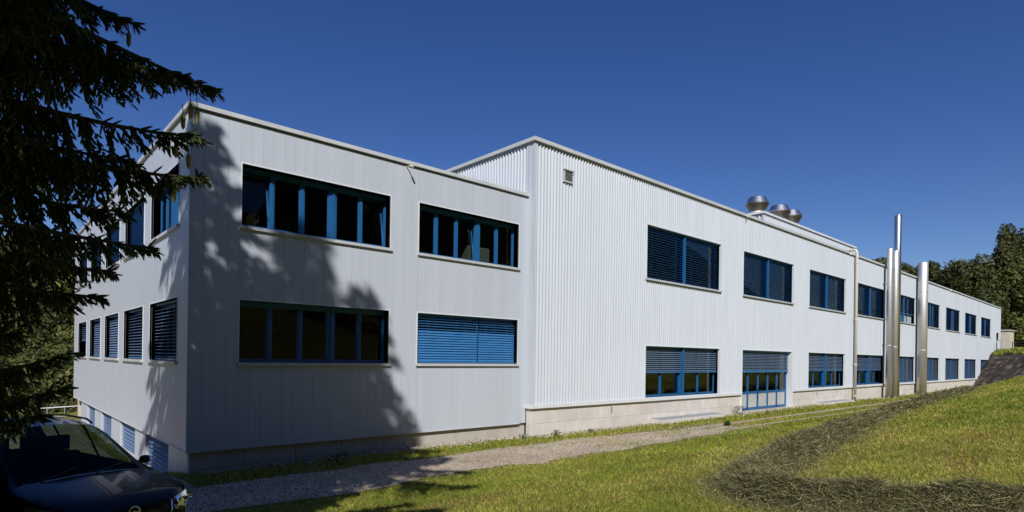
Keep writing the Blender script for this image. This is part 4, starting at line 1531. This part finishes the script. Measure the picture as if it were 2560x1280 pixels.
RT = [
    (149, 41.5, 23.9, 5.0, 5.0, 'leaf_dark', 'dark leafy crown showing over the roof left of the tall flue'),
    (154, 40.0, 22.4, 4.0, 4.5, 'leaf_dark', 'small leafy crown over the roof between the tall flue and the single flue'),
    (162, 36.0, 23.6, 3.4, 5.0, 'leaf_dark', 'narrow dark crown just right of the wide single flue'),
    (170, 34.9, 21.4, 2.6, 4.0, 'leaf_dark', 'smallest round crown over the roof, in the gap right of the single flue'),
    (156, 27.3, 23.2, 6.2, 7.6, 'leaf_dark', 'broad dark round tree standing behind the far end of the hall'),
    (166, 26.5, 22.6, 3.2, 5.0, 'leaf_gold', 'small tree with yellowing leaves between the round tree and the tall one'),
    (161, 22.3, 30.4, 3.0, 10.0, 'leaf_pale', 'tallest slender pale green tree near the right edge'),
    (170, 20.6, 30.0, 5.0, 10.5, 'leaf_olive', 'tall olive green tree cut by the right edge'),
    (158, 22.0, 20.0, 4.6, 7.0, 'leaf_olive', 'olive green tree below the tallest slender tree'),
    (157, 18.4, 21.0, 4.4, 8.5, 'leaf_olive', 'olive tree at the right edge above the beige shed'),
    (152, 24.5, 15.5, 4.0, 5.5, 'leaf_dark', 'low dark tree beside the end wall of the hall'),
    (159, 15.5, 17.0, 4.5, 6.5, 'leaf_dark', 'low dark tree at the right edge behind the shed'),
]
for k, (x, y, zt_, rx, rz, mt, lab) in enumerate(RT):
    broadleaf(x, y, zt_, rx, rz, mt, lab, 100 + k, nleaf=int(3000 + 190 * rx * rz), size=.33, lobes=22)
LT = [
    (4.0, 146, -.3, 6.5, 6.5, 'leaf_olive', 'round olive tree in the valley, left of the office wall'),
    (9.6, 158, 1.0, 6.5, 6.5, 'leaf_dark', 'dark green tree in the valley nearest the office wall'),
    (6.3, 122, -3.4, 5.0, 5.0, 'leaf_pale', 'lit pale green tree in the valley below the spruce boughs'),
    (9.2, 116, -4.4, 4.2, 4.2, 'leaf_olive', 'small olive tree close to the office corner in the valley'),
    (15.2, 178, 4.5, 5.0, 9.0, 'leaf_dark', 'tall dark tree high in the valley beside the office wall'),
    (8.4, 96, -6.0, 3.4, 3.2, 'leaf_dark', 'dark bush-like tree just above the handrail'),
    (4.2, 92, -6.4, 4.0, 3.6, 'leaf_olive', 'low olive tree left of the handrail'),
    (-1.5, 112, -2.8, 5.5, 6.0, 'leaf_dark', 'dark tree at the left edge of the valley'),
]
for k, (x, y, zt_, rx, rz, mt, lab) in enumerate(LT):
    broadleaf(x, y, zt_, rx, rz, mt, lab, 200 + k, nleaf=2600, size=.40, group='trees in the valley at the left')
# woods that read as one mass
def wood(name, pts, mat, label, seed, nl=420, ls=.95):
    g = np.random.default_rng(seed)
    Vs, Ts = [], []
    for x, y, h, r in pts:
        zg = float(H(x, y))
        V, t = crown_arrays(g, (x, y, zg + h * .58), r, h * .46, nl, ls, 9)
        Vs.append(V)
        Ts.append(np.clip(t + g.normal(0, .12), 0, 1))
    V = np.concatenate(Vs)
    me = np_mesh(name, V, np.arange(len(V)).reshape(-1, 4))
    set_tone(me, np.concatenate(Ts))
    o = link(name, me, M[mat])
    return tag(o, label, 'woodland', None, 'stuff')
g = np.random.default_rng(55)
wood('woodland', [(g.uniform(-45, 75) * (y / 260), y, g.uniform(9, 16), g.uniform(4, 7)) for y in g.uniform(185, 400, 190)], 'leaf_dark', 'dark wooded hillside across the valley on the left', 5, 520, .75)
wood('woodland', [(g.uniform(-14, 24) * (y / 150), y, g.uniform(6, 11), g.uniform(3.5, 5.5)) for y in g.uniform(104, 190, 75)], 'leaf_olive', 'olive trees crowding the valley floor on the left', 15, 1100, .42)
wood('woodland', [(g.uniform(168, 235), g.uniform(-12, 62), g.uniform(9, 15), g.uniform(3.5, 6)) for _ in range(110)], 'leaf_olive', 'olive green wood on the slope behind the trees on the right', 6)
wood('woodland', [(g.uniform(-70, 130), g.uniform(-62, -40), g.uniform(13, 19), g.uniform(4.0, 6)) for _ in range(150)], 'leaf_dark', 'added unseen dark wood behind the viewpoint, screening off low sky', 8)  # added out of view to block sky light and deepen the wall's shade
# pale house glimpsed on the far slope
hs = tag(empty('house', (16.5, 262, float(H(16.5, 262)))), 'tiny pale house on the wooded slope, glimpsed between the spruce boughs', 'house')
hz = float(H(16.5, 262))
build('wall', MB().box(13.5, 19, 259, 266, hz - 1, hz + 5), M['plaster'], hs)
rfm = MB()
rfm.v = [(13, 258.5, hz + 5), (19.5, 258.5, hz + 5), (19.5, 266.5, hz + 5), (13, 266.5, hz + 5), (13, 262.5, hz + 8), (19.5, 262.5, hz + 8)]
rfm.f = [(0, 1, 5, 4), (2, 3, 4, 5), (0, 4, 3), (1, 2, 5), (0, 3, 2, 1)]
build('roof', rfm, M['bark'], hs)
for x in (14.4, 16.4):
    build('window', MB().box(x, x + 1, 258.9, 258.99, hz + 2.4, hz + 3.8), M['darkgap'], hs)

# ------------------------------------------------------------------ grass blades on the meadow
PAL = np.array([(.16, .25, .030), (.32, .36, .042), (.49, .44, .08), (.64, .52, .20), (.070, .085, .016), (.40, .255, .095)])
def pick(g, w):
    c = np.cumsum(w, 1)
    r = g.random(len(w))[:, None] * c[:, -1:]
    return PAL[(r > c).sum(1)]
def in_path(x, y):
    """0..1 chance that a tuft may grow here"""
    k = np.ones_like(x)
    wn_ = (fbm(x * .6 + 3.1, y * 0 + 10.2, 3) - .47)
    lo_, hi_ = 11.45 + .9 * wn_, 13.85 + .6 * (fbm(x * .6 + 8.4, y * 0 + 27.7, 3) - .47)
    lo_ = lo_ + np.clip(x - 17, 0, None) * .08
    hi_ = hi_ - np.clip(x - 17, 0, None) * .14
    inb = sstep(-.25, .2, y - lo_) * sstep(-.25, .2, hi_ - y) * (x < 24.5)
    patch = np.clip((fbm(x * .8, y * 2.2, 4) - .45) * 7, 0, 1) * sstep(8, 17, x) + .05
    k = k * (1 - inb * (1 - patch * .8) * .985)
    r1 = np.exp(-((y - 13.15 - .15 * (fbm(x * .6 + 1.7, y * 0 + 5.6, 3) - .47)) / .24) ** 2) * (x > 21)
    r2 = np.exp(-((y - 12.0 - .2 * (fbm(x * .6 + 5.2, y * 0 + 17.2, 3) - .47)) / .17) ** 2) * (x > 18) * (x < 62)
    k = k * (1 - .95 * np.maximum(r1, r2 * .85))
    k = np.where((x < 3.4) & (y > 13.7), 0.02, k)
    return k
def blades(name, X, Y, h, w, rgb, g, lean=.6, dz=-.004):
    n = len(X)
    Z = H(X, Y) + dz
    a = g.uniform(0, 2 * math.pi, n)
    ln = g.uniform(.15, 1, n) * lean * h
    dx_, dy_ = np.cos(a) * ln, np.sin(a) * ln
    b = g.uniform(0, 2 * math.pi, n)
    ox, oy = np.cos(b) * w * .5, np.sin(b) * w * .5
    V = np.stack([np.stack([X - ox, Y - oy, Z], 1), np.stack([X + ox, Y + oy, Z], 1), np.stack([X + dx_, Y + dy_, Z + h], 1)], 1)
    me = np_mesh(name, V.reshape(-1, 3), np.arange(3 * n).reshape(n, 3))
    set_hue(me, np.repeat(rgb, 3, 0))
    return me
g = np.random.default_rng(77)
fwv, rtv = np.array(fw)[:2], np.array(rt)[:2]
def scatter(t0, t1, rho, umax=1.02):
    """even random points between two distances in front of the viewpoint, with margin to the sides"""
    n = int(rho * umax * (t1 * t1 - t0 * t0))
    t = np.sqrt(g.uniform(t0 * t0, t1 * t1, n))
    u = g.uniform(-umax, umax, n)
    P = fwv[None] * t[:, None] + rtv[None] * (u * t)[:, None]
    return P[:, 0], P[:, 1], t
XX, YY, TT = [], [], []
for t0, t1, rho in ((4.2, 7, 650), (7, 10, 900), (10, 14, 560), (14, 20, 300), (20, 30, 140), (30, 45, 62), (45, 72, 26)):
    x, y, t = scatter(t0, t1, rho)
    front_y = np.where(x > 14.9, 15.42, np.where(x > 3.7, 15.78, 60))
    strip_ = np.where((x > 8.6) & (x < 31), np.where(y > front_y - .72 - .25 * (fbm(x * .9, x * 0 + 2, 3) - .47), .05, 1.0), 1.0)
    ok = (y < front_y - .05) & (g.random(len(x)) < strip_) & (g.random(len(x)) < in_path(x, y)) & (bank_h(x, y) < meadow_h(x, y) + .05)
    ok &= ~((x > -.9) & (x < 2.0) & (y > 8.6) & (y < 12.4))
    XX.append(x[ok]); YY.append(y[ok]); TT.append(t[ok])
X, Y, T = np.concatenate(XX), np.concatenate(YY), np.concatenate(TT)
def meadow_weights(X, Y):
    s1 = np.clip((fbm(X * .16 + 40, (Y - .10 * X) * .8 + 7, 4) - .38) * 6.0, 0, 1)       # long streaks left by the mower
    s2 = np.clip((fbm(X * 1.1 + 4, Y * 1.1 + 70, 4) - .36) * 5.0, 0, 1)
    w = np.stack([.30 + .9 * s1, .8 + .5 * s2, .75 + .6 * (1 - s1), .15 + .75 * (1 - s2) * (1 - s1), .15 + .5 * (1 - s2) * s1, .06 + 1.1 * (1 - s1) * s2], 1)
    lush = np.exp(-((Y - 10.2) / 1.1) ** 2)[:, None]
    w = w * (1 + lush * np.array([[1.0, .9, -.2, -.6, .2, -.7]]))
    return np.clip(w, .01, None)
# coarser tufts the mower left
x, y, t = scatter(5, 34, .9)
ok = (y < 11.2) & (bank_h(x, y) < meadow_h(x, y))
x, y, t = (np.repeat(v_[ok], 16) for v_ in (x, y, t))
TUFT0 = len(X)
X, Y, T = np.concatenate([X, x + g.normal(0, .06, len(x)) * (t / 10) ** .5]), np.concatenate([Y, y + g.normal(0, .06, len(x)) * (t / 10) ** .5]), np.concatenate([T, t])
rgb = pick(g, meadow_weights(X, Y)) * g.uniform(.7, 1.25, (len(X), 1)) * (.72 + .6 * fbm(X * .5 + 9, Y * .8 + 3, 4))[:, None]
sc = np.clip(T / 9, .8, 7)
edge = sstep(13.6, 14.4, Y)
rgb[TUFT0:] *= np.array([.62, .80, .7])
h = (.030 + .040 * g.random(len(X))) * sc ** .45 * (1 + .4 * edge)
h[TUFT0:] *= 1.8
w = (.0085 + .005 * g.random(len(X))) * sc
o = link('grass', blades('grass', X, Y, h, w, rgb, g, 1.5), M['blade'])
tag(o, 'short mown yellow green grass on the sloping meadow', 'grass', None, 'stuff')
# taller weeds in the strip along the wall and on the path edges
n = 15000
X = g.uniform(3.8, 75, n) ** 1.0
X = 3.8 + 71 * g.random(n) ** 1.7
clump = fbm(X * 1.3, X * 0 + 3.3, 4)
Y = np.where(g.random(n) < .85, g.normal(14.3, .28, n), g.normal(14.85, .25, n))
ok = (Y < np.where(X > 14.9, 15.38, 15.74)) & (g.random(n) < np.clip((clump - .28) * 3, .08, 1)) & ~((X > 30.6) & (X < 37.6) & (Y > 15.0)) & ~((X > 22.2) & (X < 28) & (Y > 14.68)) & ~((X > 41) & (X < 46.8) & (Y > 14.75))
X, Y = X[ok], Y[ok]
n = len(X)
wts = np.tile([[1.0, 1.1, .7, .35, .4, .2]], (n, 1))
rgb = pick(g, wts) * g.uniform(.7, 1.2, (n, 1))
h = .05 + .13 * g.random(n) ** 2.4
o = link('weeds', blades('weeds', X, Y, h, .014 + .014 * g.random(n) + .0004 * X, rgb, g, .8), M['blade'])
tag(o, 'strip of rough grass and weeds along the building plinth', 'weeds', None, 'stuff')
# broad-leaved weed clumps
def plant(name, x, y, label, hgt, n, leaf, tone, seed, cat='plant', group='weeds growing by the plinth'):
    g = np.random.default_rng(seed)
    zg = float(H(x, y))
    root = tag(empty(name, (x, y, zg)), label, cat, group)
    P = np.stack([x + g.normal(0, hgt * .45, n), y + g.normal(0, hgt * .3, n), zg + hgt * g.random(n) ** .8], 1)
    d = norm(np.stack([g.normal(size=n), g.normal(size=n), g.uniform(.2, 1.4, n)], 1))
    a = norm(np.cross(d, g.normal(size=(n, 3))))
    s = (leaf * g.uniform(.6, 1.4, n))[:, None]
    V = np.stack([P, P + d * s + a * s * .35, P + d * s * 2, P + d * s - a * s * .35], 1).reshape(-1, 3)
    me = np_mesh('leaves', V, np.arange(4 * n).reshape(n, 4))
    set_hue(me, np.repeat(np.array(tone) * g.uniform(.6, 1.3, (n, 1)), 4, 0))
    link('leaves', me, M['blade'], root)
    st = MB()
    for k in range(6):
        st.tube([(x + g.normal(0, .04), y, zg - .02), tuple(P[k])], .006, 4)
    build('stem', st, M['bark'], root)
    return root
G1, G2 = (.09, .16, .03), (.06, .13, .035)
plant('weed', 15.6, 14.75, 'leafy green weed clump right at the corner of the corrugated hall', .20, 70, .045, G1, 1)
plant('weed', 14.1, 14.9, 'green weed clump left of the hall corner on the pebbles', .16, 50, .04, G2, 2)
plant('weed', 17.4, 14.7, 'low weed clump below the plinth between corner and first window', .14, 50, .04, G1, 3)
plant('weed', 6.9, 14.2, 'small weed in the shade at the office plinth', .28, 50, .06, G2, 4)
plant('weed', 24.3, 12.75, 'dark green weed patch between the wheel ruts', .16, 170, .05, (.035, .08, .018), 5)
plant('dried_flower', 30.1, 15.1, 'greyish purple dried flower head left of the glazed doors', .42, 150, .045, (.16, .13, .15), 6, 'plant', None)
# pebbles beside the wall
def pebbles(name, X, Y, r, rgb, g, dz=0.0):
    t = (1 + 5 ** .5) / 2
    ico = np.array([(-1, t, 0), (1, t, 0), (-1, -t, 0), (1, -t, 0), (0, -1, t), (0, 1, t), (0, -1, -t), (0, 1, -t), (t, 0, -1), (t, 0, 1), (-t, 0, -1), (-t, 0, 1)]) / 1.9
    fc = np.array([(0, 11, 5), (0, 5, 1), (0, 1, 7), (0, 7, 10), (0, 10, 11), (1, 5, 9), (5, 11, 4), (11, 10, 2), (10, 7, 6), (7, 1, 8), (3, 9, 4), (3, 4, 2), (3, 2, 6), (3, 6, 8), (3, 8, 9), (4, 9, 5), (2, 4, 11), (6, 2, 10), (8, 6, 7), (9, 8, 1)])
    n = len(X)
    a = g.uniform(0, 6.28, n)
    sc_ = np.stack([r * g.uniform(.8, 1.4, n), r * g.uniform(.6, 1.0, n), r * g.uniform(.45, .75, n)], 1)
    v = ico[None] * sc_[:, None, :] * g.uniform(.85, 1.15, (n, 12, 1))
    vx = v[..., 0] * np.cos(a)[:, None] - v[..., 1] * np.sin(a)[:, None]
    vy = v[..., 0] * np.sin(a)[:, None] + v[..., 1] * np.cos(a)[:, None]
    V = np.stack([X[:, None] + vx, Y[:, None] + vy, (H(X, Y) + dz)[:, None] + v[..., 2]], 2)
    me = np_mesh(name, V.reshape(-1, 3), (fc[None] + (np.arange(n) * 12)[:, None, None]).reshape(-1, 3), True)
    set_hue(me, np.repeat(rgb, 12, 0))
    return me
n = 5200
X = 4 + 60 * g.random(n) ** 1.6
Y = np.where(X > 14.9, 15.40, 15.76) - .02 - np.abs(g.normal(0, .34, n))
SC = np.array([(.42, .37, .31), (.50, .46, .40), (.36, .28, .21), (.28, .25, .22), (.48, .38, .28)])
o = link('pebbles', pebbles('pebbles', X, Y, .022 + .028 * g.random(n), SC[g.integers(0, 5, n)] * g.uniform(.75, 1.2, (n, 1)), g, .015), M['stone'])
tag(o, 'pale rounded pebbles along the foot of the plinth', 'pebbles', None, 'stuff')
n = 6500
X = 2 + 24 * g.random(n)
Y = g.uniform(11.2, 14.0, n)
o = link('gravel_stones', pebbles('gravel_stones', X, Y, .010 + .014 * g.random(n), SC[g.integers(0, 5, n)] * g.uniform(.6, 1.1, (n, 1)), g, .016), M['stone'])
tag(o, 'loose stones scattered on the gravel path', 'gravel', None, 'stuff')

# ------------------------------------------------------------------ windrow of drying hay
HP = np.array([(66, 11.6), (58.3, 10.47), (54.0, 10.05), (40.4, 9.39), (29.5, 8.33), (22.3, 7.45), (16.6, 6.62), (13.1, 5.95), (10.9, 5.35), (9.75, 4.65), (9.08, 3.9), (9.08, 3.2), (9.25, 2.45), (9.35, 1.6), (9.4, .8), (10.1, -.5), (10.4, -3), (11, -8)])
cum = np.concatenate([[0], np.cumsum(np.linalg.norm(np.diff(HP, axis=0), axis=1))])
def hay_at(s):
    return np.stack([np.interp(s, cum, HP[:, 0]), np.interp(s, cum, HP[:, 1])], 1)
tt = np.linspace(0, cum[-1], 420)
hc = hay_at(tt)
ker = np.ones(15) / 15
hc = np.stack([np.convolve(np.pad(hc[:, k], 7, 'edge'), ker, 'valid') for k in (0, 1)], 1)
tan = norm(np.gradient(hc, axis=0))
nor = np.stack([-tan[:, 1], tan[:, 0]], 1)
WID = np.interp(tt, [0, 12, 40, 52, 60, 66, 90], [.45, .66, .58, .60, .64, .58, .6]) * (1 + .35 * (fbm(tt * .7, tt * 0 + 4, 3) - .47))
HGT = np.interp(tt, [0, 12, 40, 52, 60, 70, 90], [.25, .42, .38, .36, .32, .26, .24]) * (1 + .6 * (fbm(tt * .9, tt * 0 + 9, 3) - .47))
K = 15
vs = np.zeros((len(tt), K, 3))
for j in range(K):
    f = -1 + 2 * j / (K - 1)
    p2 = hc + nor * (f * WID * .86 * (1 + .35 * (fbm(tt * 2.1 + 7 * (f > 0), tt * 0 + 2, 3) - .47)))[:, None]
    hh = HGT * np.clip(1 - abs(f) ** 1.6, 0, 1) * (1 + .8 * (fbm(p2[:, 0] * 4, p2[:, 1] * 4, 3) - .47))
    vs[:, j, :2] = p2
    vs[:, j, 2] = H(p2[:, 0], p2[:, 1]) + hh - .02
I, J = np.meshgrid(np.arange(len(tt) - 1), np.arange(K - 1), indexing='ij')
a = (I * K + J).ravel()
Vh = [vs.reshape(-1, 3)]
Fh = [np.stack([a, a + K, a + K + 1, a + 1], 1)]
hue = [np.tile([(.11, .10, .045)], (len(tt) * K, 1))]
HAYC = np.array([(.20, .19, .085), (.29, .26, .13), (.11, .108, .045), (.46, .40, .22), (.26, .175, .09), (.14, .165, .055)])
# strands: bent ribbons lying over the mound
ns = 120000
s = np.concatenate([cum[-1] * g.random(ns // 3), g.uniform(44, cum[-1] - 4, ns - ns // 3)])
f = np.where(g.random(ns) < .84, np.clip(g.normal(0, .60, ns), -1.25, 1.25), np.clip(g.normal(0, 1.15, ns), -3.2, 3.2))
ci = np.interp(s, tt, np.arange(len(tt)))
ii = ci.astype(int).clip(0, len(tt) - 2)
C, N_, Wd, Hg = hc[ii] + (hc[ii + 1] - hc[ii]) * (ci - ii)[:, None], nor[ii], WID[ii], HGT[ii]
dist = np.linalg.norm(C, axis=1)
p2 = C + N_ * (f * Wd)[:, None]
hh = Hg * np.clip(1 - np.abs(f / .86) ** 1.6, 0, 1) * (1 + .8 * (fbm(p2[:, 0] * 4, p2[:, 1] * 4, 3) - .47))
base = np.concatenate([p2, (H(p2[:, 0], p2[:, 1]) + hh - .01)[:, None]], 1)
lenS = g.uniform(.10, .34, ns) * np.clip(dist / 12, .8, 2.0) ** .5
az = g.uniform(0, 2 * math.pi, ns)
dirv = np.stack([np.cos(az), np.sin(az), g.normal(.05, .40, ns)], 1)
bend = np.stack([-np.sin(az), np.cos(az), g.normal(0, .5, ns)], 1) * g.normal(0, .75, ns)[:, None]
wS = (.0035 + .0045 * g.random(ns)) * np.clip(dist / 10, .8, 5)
sidev = np.stack([-np.sin(az), np.cos(az), g.normal(0, .8, ns)], 1)
sidev = norm(sidev) * (wS * .5)[:, None]
pts = []
for u in (-.5, 0, .5):
    c = base + dirv * (u * lenS)[:, None] + bend * ((u * u - .1) * lenS)[:, None] + np.array([0, 0, 1.0]) * (.022 - .35 * (u * u) * lenS * g.uniform(0, .6, ns))[:, None]
    pts += [c - sidev, c + sidev]
Vs = np.stack(pts, 1)
o0 = len(Vh[0])
q0 = np.arange(ns) * 6 + o0
Fh.append(np.concatenate([np.stack([q0, q0 + 1, q0 + 3, q0 + 2], 1), np.stack([q0 + 2, q0 + 3, q0 + 5, q0 + 4], 1)]))
Vh.append(Vs.reshape(-1, 3))
hue.append(np.repeat(HAYC[g.choice(6, ns, p=[.30, .22, .18, .10, .10, .10])] * g.uniform(.6, 1.25, (ns, 1)), 6, 0))
me = np_mesh('hay_windrow', np.concatenate(Vh), np.concatenate(Fh))
set_hue(me, np.concatenate(hue))
o = link('hay_windrow', me, M['hay'])
tag(o, 'grey green windrow of cut hay curving round on the meadow', 'hay', None, 'stuff')
# rough grass on top of the dark bank
n = 5000
X = g.uniform(86, 112, n)
Y = g.uniform(6, 15.2, n)
q = (X - 89.0) * .514 - (Y - 15.4) * .857
ok = (q > 5.6) & (q < 10) & (bank_h(X, Y) > meadow_h(X, Y))
X, Y = X[ok], Y[ok]
o = link('bank_grass', blades('bank_grass', X, Y, .25 + .35 * g.random(len(X)), .10 + .06 * g.random(len(X)), pick(g, np.tile([[1, 1, .6, .3, .5, .1]], (len(X), 1))), g, .8), M['blade'])
tag(o, 'rough grass along the top edge of the dark bank', 'grass', None, 'stuff')
